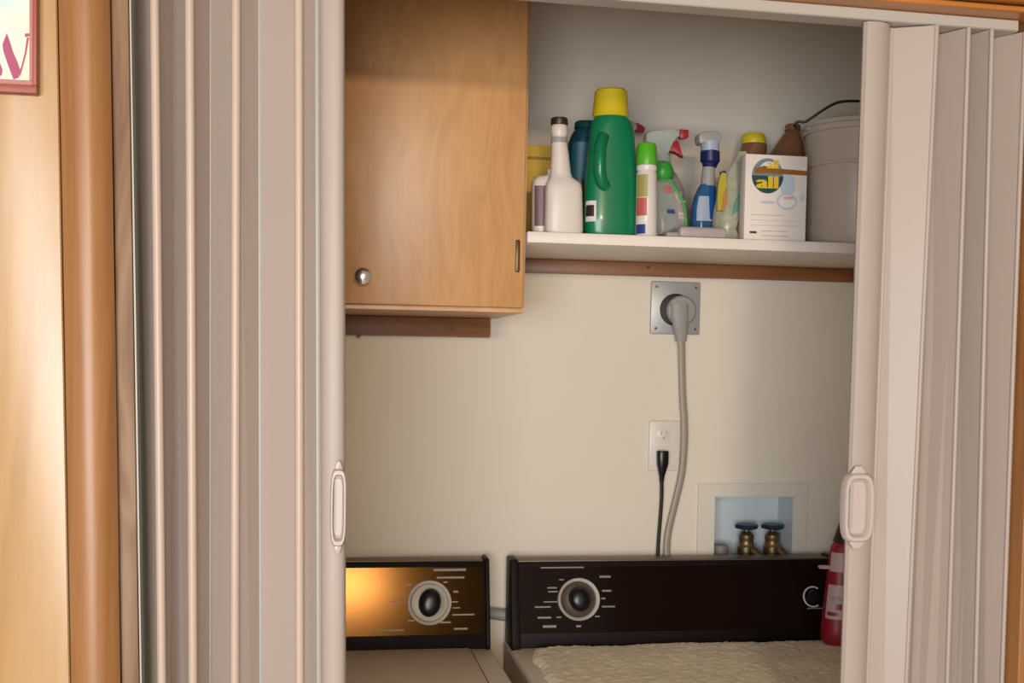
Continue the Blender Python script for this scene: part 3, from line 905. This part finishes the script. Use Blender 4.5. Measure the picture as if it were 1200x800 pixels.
mirror = [Vector((2 * cB - p.x - (0.024 if i < 4 else 0.006), p.y, p.z)) for i, p in enumerate(half)][::-1]
obj('wire_handle', tube(B(), half + [Vector((cB, Y - 0.042, half[-1].z + 0.001))] + mirror, 0.0028, 8, 4), 'wire', t)

# ------------------------------------------------------------------ outlets and cords
t = thing('dryer_outlet', (at(790, 360, 0).x, 0, at(790, 390, 0).z), 'square grey metal outlet plate under the shelf', 'outlet')
a_, b_ = at(761, 391, 0), at(820, 331, 0)
pl = obj('plate', box(B(), a_.x, b_.x, -0.009, -0.0005, a_.z, b_.z, 0.003, 2), 'grey', t)
c_plug = c = at(795, 364, -0.012)
obj('socket', lathe(B(), [(0.036, 0), (0.036, 0.002), (0.034, 0.003), (0.001, 0.003)], (c.x - 0.006, -0.0088, c.z + 0.002), (0, -1, 0), 28), 'dark', t)
for dx, dz in ((-0.045, 0.046), (0.045, 0.046), (-0.045, -0.046), (0.045, -0.046)):
    obj('screw', lathe(B(), [(0.0035, 0), (0.003, 0.0015)], ((a_.x + b_.x) / 2 + dx, -0.0088, (a_.z + b_.z) / 2 + dz), (0, -1, 0), 10), 'chrome', t)

t = thing('wall_outlet', (at(778, 520, 0).x, 0, at(778, 552, 0).z), 'white duplex wall outlet below the grey outlet', 'outlet')
a_, b_ = at(759, 551.5, 0), at(796.5, 493, 0)
obj('plate', box(B(), a_.x, b_.x, -0.007, -0.0005, a_.z, b_.z, 0.0025, 2), 'white', t)
for py in (509, 536):
    q = at(778, py, -0.008)
    bm = B()
    rr = [[Vector((q.x + 0.0165 * math.cos(u) * k, y, q.z + max(-0.0135, min(0.0135, 0.0168 * math.sin(u))) * k)) for u in [2 * math.pi * i / 24 for i in range(24)]] for y, k in ((-0.0068, 1.0), (-0.0085, 1.0), (-0.0090, 0.95))]
    rc = obj('receptacle', rings(bm, rr), 'white', t)
    for dx, hz in ((-0.006, 0.0045), (0.006, 0.0038)):
        obj('slot', box(B(), q.x + dx - 0.0011, q.x + dx + 0.0011, -0.0094, -0.0089, q.z + 0.001 - hz + 0.003, q.z + 0.001 + hz + 0.003), 'text_grey', rc, smooth=False)
    obj('slot', lathe(B(), [(0.0024, 0), (0.0024, 0.0005)], (q.x, -0.0089, q.z - 0.0075), (0, -1, 0), 12), 'text_grey', rc)
obj('screw', lathe(B(), [(0.003, 0), (0.0025, 0.001)], (at(778, 522, 0).x, -0.0068, at(778, 522.5, 0).z), (0, -1, 0), 10), 'white', t)

# ------------------------------------------------------------------ washer supply box in the wall
t = thing('washer_supply_box', (at(882, 620, 0).x, 0.0, hz0), 'white recessed wall box with two brass valves above the black console', 'valve box')
fx0, fx1, fz1 = at(817, 600, 0).x, at(945, 600, 0).x, at(880, 566, 0).z
bm = B()
for x0, x1, z0, z1 in ((fx0, hx0, hz0 - 0.03, fz1), (hx1, fx1, hz0 - 0.03, fz1), (hx0, hx1, hz1, fz1), (hx0, hx1, hz0 - 0.03, hz0)):
    box(bm, x0, x1, -0.005, -0.0004, z0, z1)
bmesh.ops.remove_doubles(bm, verts=bm.verts[:], dist=1e-5)
obj('flange', bm, 'boxwhite', t, smooth=False)
bm = B()
dpt = 0.085
e = 0.002
box(bm, hx0 + 0.0003, hx0 + e, -0.0045, dpt, hz0 + 0.0003, hz1 - 0.0003)
box(bm, hx1 - e, hx1 - 0.0003, -0.0045, dpt, hz0 + 0.0003, hz1 - 0.0003)
box(bm, hx0 + e, hx1 - e, -0.0045, dpt, hz1 - e, hz1 - 0.0003)
box(bm, hx0 + e, hx1 - e, -0.0045, dpt, hz0 + 0.0003, hz0 + e)
box(bm, hx0 + e, hx1 - e, dpt - e, dpt, hz0 + e, hz1 - e)
obj('recess_tray', bm, 'recess', t, smooth=False)
for i, px in enumerate((874, 904.5)):
    Yv = 0.035
    q = at(px, 652, Yv)
    z0 = hz0 + 0.0025
    zt_ = at(px, 617, Yv).z
    h = zt_ - z0
    v = obj('valve', lathe(B(), [(0.016, 0), (0.016, h * 0.30), (0.020, h * 0.32), (0.020, h * 0.52), (0.0175, h * 0.55), (0.0165, h * 0.68), (0.0175, h * 0.70), (0.0175, h * 0.80), (0.012, h * 0.86), (0.006, h * 0.90), (0.0055, h)], (q.x, Yv, z0), n=20), 'brass', t)
    obj('spout', tube(B(), [(q.x + 0.004, Yv - 0.004, z0 + h * 0.46), (q.x + 0.012, Yv - 0.012, z0 + h * 0.42), (q.x + 0.018, Yv - 0.018, z0 + h * 0.36), (q.x + 0.022, Yv - 0.022, z0 + h * 0.30)], 0.0105, 12, 4), 'brass', v)
    # lobed hand wheel
    bm = B()
    rr = []
    for rs, zz in ((0.55, -0.006), (0.95, -0.003), (1.0, 0.002), (0.9, 0.006), (0.35, 0.007)):
        rr.append([Vector((q.x + 0.0265 * rs * (1 + 0.07 * math.cos(6 * u)) * math.cos(u), Yv + 0.0265 * rs * (1 + 0.07 * math.cos(6 * u)) * math.sin(u), zt_ + zz)) for u in [2 * math.pi * k / 36 for k in range(36)]])
    obj('hand_wheel', rings(bm, rr), 'valve', v)
    hs = tube(B(), [(q.x + 0.020, Yv - 0.020, z0 + h * 0.34), (q.x + 0.033, Yv - 0.032, z0 + h * 0.20), (q.x + 0.047, Yv - 0.043, z0 + 0.013), (q.x + 0.06, -0.016, z0 - 0.008), (q.x + 0.064, -0.017, z0 - 0.07), (q.x + 0.064, -0.017, z0 - 0.2)], 0.0085, 12, 5)
    obj('supply_hose', hs, 'rubber', v)
q = at(843.5, 650, 0.03)
obj('drain_cap', lathe(B(), [(0.018, 0), (0.019, 0.002), (0.019, 0.046), (0.016, 0.053), (0.001, 0.056)], (max(q.x, hx0 + 0.0225), 0.03, hz0 + 0.0025), n=24), 'drain', t)

# ------------------------------------------------------------------ laundry machines
ZTOP = 0.868


def console(root, x0, x1, zb, zt_, yb_f, yt_f, m_face, round_end):
    """control panel: leaning front; returns the front plane and its parts"""
    n = Vector((0, -(zt_ - zb), -(yb_f - yt_f))).normalized()
    n = Vector((0, -(zt_ - zb), (yt_f - yb_f))).normalized()
    bm = B()
    ym = -0.032
    poly = [(x0, ym, zb), (x0, yb_f, zb), (x0, yt_f, zt_), (x0, ym, zt_)]
    prism(bm, poly, (x1 - x0, 0, 0))
    body = obj('console', bevel_all(bm, 0.003, 2), 'console_frame', root)
    # glossy face laid into the front
    lip = 0.0012
    s = (Vector((0, yt_f, zt_)) - Vector((0, yb_f, zb)))
    L_ = s.length
    s.normalize()
    f0 = Vector((0, yb_f, zb)) + n * 0.0002
    bm = B()
    pa = f0 + s * (0.030 * L_ / 0.18)
    pb = f0 + s * (L_ - 0.012)
    quad = [pa + Vector((x0 + 0.016, 0, 0)), pa + Vector((x1 - 0.009, 0, 0)), pb + Vector((x1 - 0.009, 0, 0)), pb + Vector((x0 + 0.016, 0, 0))]
    prism(bm, quad, n * lip)
    obj('face_glass', bevel_all(bm, 0.0004, 1), m_face, body)
    # top strip, coloured lighter for the light its bevel reflects
    bm = box(B(), x0 + 0.010, x1 - 0.010, yt_f - 0.001, ym, zt_ - 0.001, zt_ + 0.0025, 0.0012, 2)
    obj('top_strip', bm, 'console_top', body)
    # end caps
    for xa, xb in ((x0 - 0.003, x0 + (0.014 if round_end else 0.005)), (x1 - 0.006, x1 + 0.003)):
        k = 0.006
        pts_ = [Vector((xa, ym, zb - 0.001)), Vector((xa, yb_f - k, zb - 0.001)), Vector((xa, yb_f - k - 0.001, zb + 0.01)), Vector((xa, yt_f - k, zt_ + 0.003)), Vector((xa, yt_f + 0.002, zt_ + 0.006)), Vector((xa, ym, zt_ + 0.006))]
        if round_end: pts_ = [Vector((xa, ym, zb - 0.006)), Vector((xa, yb_f - k + 0.004, zb - 0.006)), Vector((xa, yb_f - k - 0.004, zb + 0.002))] + pts_[2:]
        bm = B()
        prism(bm, pts_, (xb - xa, 0, 0))
        obj('end_cap', bevel_all(bm, 0.003, 3), 'console_frame', body)
    return body, f0 + n * (lip + 0.0001), n, s


def dial(body, f, n, s, px, py, r, inner, elong, tilt, gw=0.40):
    c_ = atp(px, py, f, n)
    bm = lathe(B(), [(r * 0.84, 0), (r * 0.86, 0.004), (r * 0.97, 0.010), (r, 0.008), (r, 0.0005), (r * 0.9, 0)], c_, n, 48, close=False)
    ring = obj('dial_ring', bm, 'silver', body)
    bm = lathe(B(), [(r * 0.84, 0.0002), (r * 0.82, 0.0035), (r * 0.55, 0.003), (r * 0.4, 0.0045), (0.0005, 0.0045)], c_, n, 40)
    obj('dial_plate', bm, inner, ring)
    # grip: a raised, rounded bar
    xdir = Vector((1, 0, 0))
    ydir = s
    rr = []
    for k, h in ((1.0, 0.0046), (1.0, 0.014), (0.92, 0.021), (0.72, 0.025), (0.3, 0.0265)):
        o_ = []
        for i in range(24):
            u = 2 * math.pi * i / 24
            a2, b2 = math.cos(u) * r * gw * k, math.sin(u) * r * elong * k
            xx, yy = a2 * math.cos(tilt) - b2 * math.sin(tilt), a2 * math.sin(tilt) + b2 * math.cos(tilt)
            o_.append(c_ + xdir * xx + ydir * yy + n * h)
        rr.append(o_)
    g = obj('dial_grip', rings(B(), rr), 'black', ring)
    return ring


def prints(body, f, n, s, items):
    for x, y, wd, ht in items:
        p = atp(x, y, f, n)
        k = 0.00172
        bm = B()
        c0 = p - Vector((1, 0, 0)) * wd * k / 2 - s * ht * k / 2
        prism(bm, [c0, c0 + Vector((wd * k, 0, 0)), c0 + Vector((wd * k, 0, 0)) + s * ht * k, c0 + s * ht * k], n * 0.0002)
        obj('printed_mark', bm, 'print', body, smooth=False)


# dryer
dx1 = 0.376
dx0 = dx1 - 0.70
t = dryer = thing('dryer', ((dx0 + dx1) / 2, -0.38, 0), 'almond dryer with amber-brown control panel, left of the other machine', 'dryer')
obj('cabinet', box(B(), dx0, dx1, -0.70, -0.03, 0.02, ZTOP - 0.022, 0.004, 2), 'enamel', t)
tp = obj('top_panel', box(B(), dx0 - 0.002, dx1 + 0.002, -0.705, -0.028, ZTOP - 0.0215, ZTOP, 0.007, 3), 'enamel', t)
l0 = atz(552, 765, ZTOP).x
obj('lid', box(B(), dx0 + 0.05, l0, -0.69, atz(480, 763.5, ZTOP).y, ZTOP + 0.0003, ZTOP + 0.006, 0.003, 2), 'enamel_dark', tp)
obj('lid_gap', box(B(), l0 + 0.0003, l0 + 0.0035, -0.69, atz(480, 763.5, ZTOP).y, ZTOP + 0.0002, ZTOP + 0.0012), 'seam', tp, smooth=False)
obj('door', box(B(), dx0 + 0.10, dx1 - 0.10, -0.722, -0.7005, 0.2, 0.66, 0.01, 3), 'enamel', t)
for xx, yy in ((dx0 + 0.05, -0.65), (dx1 - 0.05, -0.65), (dx0 + 0.05, -0.08), (dx1 - 0.05, -0.08)):
    obj('foot', lathe(B(), [(0.02, 0), (0.02, 0.012), (0.012, 0.015), (0.012, 0.02)], (xx, yy, 0.0003), n=14), 'rubber', t)
zb = ZTOP + 0.0008
ztp = at(560, 656.5, -0.075).z
bodyc, f, n, s = console(t, dx0 + 0.002, dx1 - 0.006, zb, ztp, -0.118, -0.080, 'console_dryer', False)
dial(bodyc, f, n, s, 503, 706, 0.0462, 'dial_grey', 0.64, R(-10), 0.5)
prints(bodyc, f, n, s, [(527, 667.5, 40, 3), (528, 676.5, 34, 2.4), (543, 720, 27, 1.8), (540, 736.5, 17, 2.2), (455, 738.5, 38, 1.6), (534, 693, 6, 2.4), (533, 705, 8, 1.6), (522, 682, 5, 2), (522, 729, 13, 2), (464, 705, 14, 1.4), (479, 685, 8, 1.6), (482, 727, 8, 1.6), (535, 712, 9, 1.4)])

# washer
wx0, wx1 = 0.419, 1.150
t = washer = thing('washer', ((wx0 + wx1) / 2, -0.38, 0), 'almond washer with black control panel and towel on top', 'washer')
obj('cabinet', box(B(), wx0, wx1, -0.70, -0.03, 0.02, ZTOP - 0.026, 0.004, 2), 'enamel', t)
tp = obj('top_panel', box(B(), wx0 - 0.003, wx1 + 0.003, -0.708, -0.028, ZTOP - 0.0255, ZTOP, 0.010, 4), 'enamel', t)
obj('lid', box(B(), wx0 + 0.08, wx1 - 0.08, -0.66, -0.19, ZTOP + 0.0003, ZTOP + 0.007, 0.004, 2), 'enamel_dark', tp)
for xx, yy in ((wx0 + 0.05, -0.65), (wx1 - 0.05, -0.65), (wx0 + 0.05, -0.08), (wx1 - 0.05, -0.08)):
    obj('foot', lathe(B(), [(0.02, 0), (0.02, 0.012), (0.012, 0.015), (0.012, 0.02)], (xx, yy, 0.0003), n=14), 'rubber', t)
ztp = at(700, 656.5, -0.075).z
bodyc, f, n, s = console(t, wx0 + 0.002, wx1 - 0.004, ZTOP + 0.0008, ztp, -0.122, -0.082, 'console', True)
dial(bodyc, f, n, s, 678, 702, 0.0450, 'dial_brown', 0.58, R(20), 0.5)
prints(bodyc, f, n, s, [(659, 664.8, 55, 1.6), (709, 675.5, 14, 2.6), (711, 692, 12, 2.2), (713, 710.5, 17, 1.8), (647, 688.5, 12, 1.8), (648, 693, 12, 1.6), (645, 705, 17, 1.4), (636, 711, 20, 1.8), (638, 723.5, 17, 2.2), (644, 733.8, 17, 3), (678, 733.5, 6, 2.6), (658, 679, 6, 1.4), (707, 701, 5, 2), (700, 722, 6, 1.6), (655, 723, 6, 1.6), (955, 712.5, 22, 1.2)])
# small knob at the right end
c_ = atp(952, 699, f, n)
k = 0.0215
kb = obj('knob', lathe(B(), [(k * 0.75, 0), (k * 0.75, 0.012), (k * 0.6, 0.016), (0.0005, 0.017)], c_, n, 28), 'black', bodyc)
bm = B()
arc = [c_ + n * 0.003 + (Vector((1, 0, 0)) * math.cos(u) + s * math.sin(u)) * k for u in [R(55 + 245 * i / 24) for i in range(25)]]
tube(bm, arc, 0.0018, 8, 0)
obj('knob_ring', bm, 'silver', kb)

# power cord of the dryer, plugged into the grey outlet
c = c_plug
t = thing('power_cable', (at(786, 720, -0.018).x, -0.018, at(786, 720, -0.018).z), 'thick grey power cord hanging from the square grey outlet', 'cord', 'power cords of the two machines')
obj('cable', tube(B(), [at(798, 390, -0.023), at(799, 410, -0.020), at(799.5, 440, -0.016), at(800.5, 470, -0.016), at(802, 492, -0.018), at(802, 520, -0.020), at(799, 555, -0.017), at(791, 590, -0.015), at(784, 620, -0.016), at(781.5, 642, -0.018), at(783, 670, -0.018), at(786, 720, -0.018)], 0.0105, 12, 6, 0.62), 'cable', t)
pg = lathe(B(), [(0.031, 0.0), (0.033, 0.003), (0.033, 0.012), (0.030, 0.016), (0.020, 0.018), (0.001, 0.0185)], (c.x + 0.003, -0.0122, c.z), (0, -1, 0), 28)
obj('plug', pg, 'grey_plug', t)
rr = []
for (px, py, hw, Yv) in ((796, 356, 11, -0.028), (796.5, 372, 10.5, -0.029), (797.2, 384, 8.5, -0.027), (798, 394, 6.8, -0.024), (798, 400, 6.2, -0.022)):
    q = at(px, py, Yv)
    s_ = hw * 0.0019
    rr.append(sring(q.x, Yv, q.z, s_, min(s_, 0.010), 2.3, 16))
obj('strain_relief', rings(B(), rr), 'grey_plug', t)

# power cord of the washer, plugged into the white outlet
t = thing('power_cable', (at(771, 700, -0.018).x, -0.018, at(771, 730, -0.018).z), 'thin black power cord plugged into the white outlet', 'cord', 'power cords of the two machines')
obj('cable', tube(B(), [at(775.5, 560, -0.018), at(775.5, 580, -0.015), at(774, 605, -0.014), at(772, 630, -0.015), at(771, 652, -0.018), at(771, 680, -0.018), at(771, 730, -0.018)], 0.0042, 8, 5), 'rubber', t)
rr = []
for (px, py, hx, hy, Yv) in ((776.5, 528, 6.4, 0.010, -0.020), (776.5, 530, 6.9, 0.011, -0.020), (776.5, 543, 6.6, 0.011, -0.0205), (776, 550, 5.0, 0.009, -0.020), (775.6, 558, 3.0, 0.0055, -0.019), (775.4, 564, 2.4, 0.0045, -0.018)):
    q = at(px, py, Yv)
    rr.append(sring(q.x, Yv, q.z, hx * 0.0019, hy, 3, 16))
obj('plug', rings(B(), rr), 'black', t)

# drain hose crossing the gap behind the machines
a_, b_ = at(560, 718, -0.045), at(615, 721, -0.045)
rr = []
path = [Vector((0.30, -0.016, a_.z - 0.02)), at(560, 717, -0.016), at(578, 718.5, -0.016), at(600, 721.5, -0.016), at(640, 724, -0.016), Vector((0.62, -0.016, a_.z - 0.12))]
bm = B()
pp = smooth_path(path, 14)
tube(bm, pp, [0.0125 + (0.0009 if i % 2 else 0) for i in range(len(pp))], 14, 0)
tag(obj('drain_hose', bm, 'hose'), 'grey ribbed hose crossing the gap between the two machines', 'hose')

# ------------------------------------------------------------------ towel on the washer
TZ = ZTOP + 0.0085
x0t, y1t = atz(618, 760, TZ).x, -0.137
nx, ny = 150, 110
x1t, y0t = wx1 - 0.012, -0.70
bm = B()
grid = []
for jy in range(ny + 1):
    row = []
    for ix in range(nx + 1):
        u, v = ix / nx, jy / ny
        ex = 0.010 * noise.noise(Vector((u * 9, 0.3, 1.2))) + 0.004 * noise.noise(Vector((u * 40, 2.3, 1.2)))
        ey = 0.008 * noise.noise(Vector((v * 9, 5.3, 4.2))) + 0.003 * noise.noise(Vector((v * 40, 7.3, 4.2)))
        x = x0t + (x1t - x0t) * u + ey * (1 - u) + ey * 0.3 * u
        y = y0t + (y1t - y0t) * v + ex * v
        # rounded corner at the back left
        cr_ = max(0, 0.10 - u) / 0.10 * max(0, v - 0.88) / 0.12
        x += 0.018 * cr_
        y -= 0.016 * cr_
        dip = min(1.0, min(u, 1 - u) / 0.02, min(v, 1 - v) / 0.02)
        z = ZTOP + 0.0015 + 0.0095 * dip ** 0.5 + 0.0030 * noise.noise(Vector((x * 7, y * 7, 0))) * dip + 0.0012 * noise.noise(Vector((x * 70, y * 70, 3))) * dip + 0.0014 * random.uniform(-1, 1) * dip
        row.append(bm.verts.new((x, y, z)))
    grid.append(row)
for jy in range(ny):
    for ix in range(nx):
        bm.faces.new((grid[jy][ix], grid[jy][ix + 1], grid[jy + 1][ix + 1], grid[jy + 1][ix]))
# underside
edge = [grid[0][i] for i in range(nx + 1)] + [grid[j_][nx] for j_ in range(1, ny + 1)] + [grid[ny][i] for i in range(nx - 1, -1, -1)] + [grid[j_][0] for j_ in range(ny - 1, 0, -1)]
low = [bm.verts.new((v.co.x, v.co.y, ZTOP + 0.0003)) for v in edge]
for i in range(len(edge)):
    k2 = (i + 1) % len(edge)
    bm.faces.new((edge[i], low[i], low[k2], edge[k2]))
tag(obj('towel', bm, 'towel', ang=80), 'beige terry towel spread over the washer top', 'towel')

# ------------------------------------------------------------------ red bottle at the right end of the washer
Zb = ZTOP + 0.0125
fb = atz(996, 752, Zb)
Yb = fb.y
t = thing('spray_bottle', (fb.x, Yb, Zb), 'red stain remover bottle with pale label and dark nozzle on the towel', 'bottle')
pr = [(752, 966, 1026, 0.6, 2.8), (747, 963.5, 1028, 0.6, 2.8), (735, 964, 1028, 0.6, 2.8), (712, 966.5, 1026, 0.6, 2.8), (690, 969, 1024, 0.6, 2.7), (668, 971.5, 1020, 0.62, 2.6), (650, 973, 1015, 0.66, 2.5), (640, 975, 1010, 0.7, 2.4), (634, 979, 1003, 0.85, 2.2), (631, 983, 1000, 1, 2)]
bd = obj('body', loft(pr, Yb, Zb, n=36), 'p_bottle_red', t)
obj('nozzle', loft([(634, 977, 1001, 1, 2), (626, 979.5, 999, 1, 2), (612, 984, 996, 1, 2), (600, 987.5, 993, 1, 2), (597, 988.5, 992, 1, 2)], Yb), 'p_nozzle', t)
l1 = obj('label', patch(B(), [(722, 965.5, 1027, 0.6, 2.8), (700, 967.8, 1025, 0.6, 2.75), (683, 969.8, 1023, 0.6, 2.68)], Yb, 186, 300, 0.0008), 'p_bottle_label', bd)
l2 = obj('label', patch(B(), [(668, 971.5, 1020, 0.62, 2.6), (657, 972.4, 1017, 0.645, 2.54), (646, 973.8, 1013, 0.68, 2.46)], Yb, 186, 300, 0.0008), 'p_bottle_label', bd)
for y0, y1, ta, tb_, m_ in ((696, 700, 205, 262, 'text_grey'), (704, 711, 225, 262, 'p_bottle_red'), (714, 718, 196, 232, 'p_bottle_red')):
    f_ = lambda y: (963.5 + (735 - y) * 0.11 + 0.3, 1028 - (735 - y) * 0.09, 0.6, 2.75)
    obj('label_print', patch(B(), [(y1, *f_(y1)), (y0, *f_(y0))], Yb, ta, tb_, 0.0018), m_, l1)
q = at(961, 664.5, Yb - 0.01)
b_ = B()
prism(b_, [at(959.5, 664, Yb - 0.012), at(961, 662.3, Yb - 0.012), at(976, 662.5, Yb - 0.012), at(976, 666.8, Yb - 0.012), at(961, 666.3, Yb - 0.012)], (0, 0.006, 0))
obj('label_tab', bevel_all(b_, 0.0008, 1), 'p_bottle_label', bd)

# ------------------------------------------------------------------ framed sign on the boards
YS = -0.9055
fx1 = at(46.5, 60, YS).x
fz0 = at(20, 111.5, YS).z
fx0, fz1 = fx1 - 0.42, fz0 + 0.20
t = thing('framed_sign', (fx1 - 0.2, YS, fz0), 'framed sign with magenta letter on mint ground, hung on the pine boards', 'sign')
fwid = at(46, 100, YS).x - at(36.5, 100, YS).x
fhb = at(20, 96, YS).z - fz0
obj('backing', box(B(), fx0 + 0.004, fx1 - 0.004, YS - 0.006, YS - 0.0005, fz0 + 0.004, fz1 - 0.004), 'sign', t, smooth=False)
for nm, a4 in (('b', (fx0, fx1, fz0, fz0 + fhb * 0.62)), ('t', (fx0, fx1, fz1 - fhb, fz1)), ('r', (fx1 - fwid * 0.55, fx1, fz0 + fhb * 0.62, fz1 - fhb)), ('l', (fx0, fx0 + fwid, fz0 + fhb * 0.62, fz1 - fhb))):
    obj('frame_rail', box(B(), a4[0], a4[1], YS - 0.017, YS - 0.0003, a4[2], a4[3], 0.0012, 2), 'frame_red', t)
for a4 in ((fx0 + fwid * 0.6, fx1 - fwid * 0.55, fz0 + fhb * 0.62, fz0 + fhb), (fx1 - fwid, fx1 - fwid * 0.55, fz0 + fhb, fz1 - fhb)):
    obj('frame_liner', box(B(), a4[0], a4[1], YS - 0.013, YS - 0.0062, a4[2], a4[3], 0.0008, 1), 'frame_pink', t)
YL = YS - 0.0062
bm = B()
# heavy and thin strokes with serifs, drawn as one flat letter
for poly in ([(3, 52), (8, 39), (12, 50), (15, 60), (21, 74), (23.5, 82), (22, 91), (16, 93), (13, 86), (8, 72), (4, 60)],
             [(22.5, 84), (25, 78), (29, 62), (31.5, 44), (34, 44), (31, 62), (27, 78), (23.5, 90)],
             [(29, 39.5), (35, 39), (34.5, 42.5), (29.5, 43.5)],
             [(-18, 52), (-13, 40), (-9, 50), (-6, 60), (0, 74), (3, 82), (2, 88), (-4, 91), (-8, 86), (-13, 72), (-17, 60)]):
    prism(bm, [at(x, y, YL) for x, y in poly], (0, -0.0006, 0))
obj('letter', bm, 'letter', t, smooth=False)
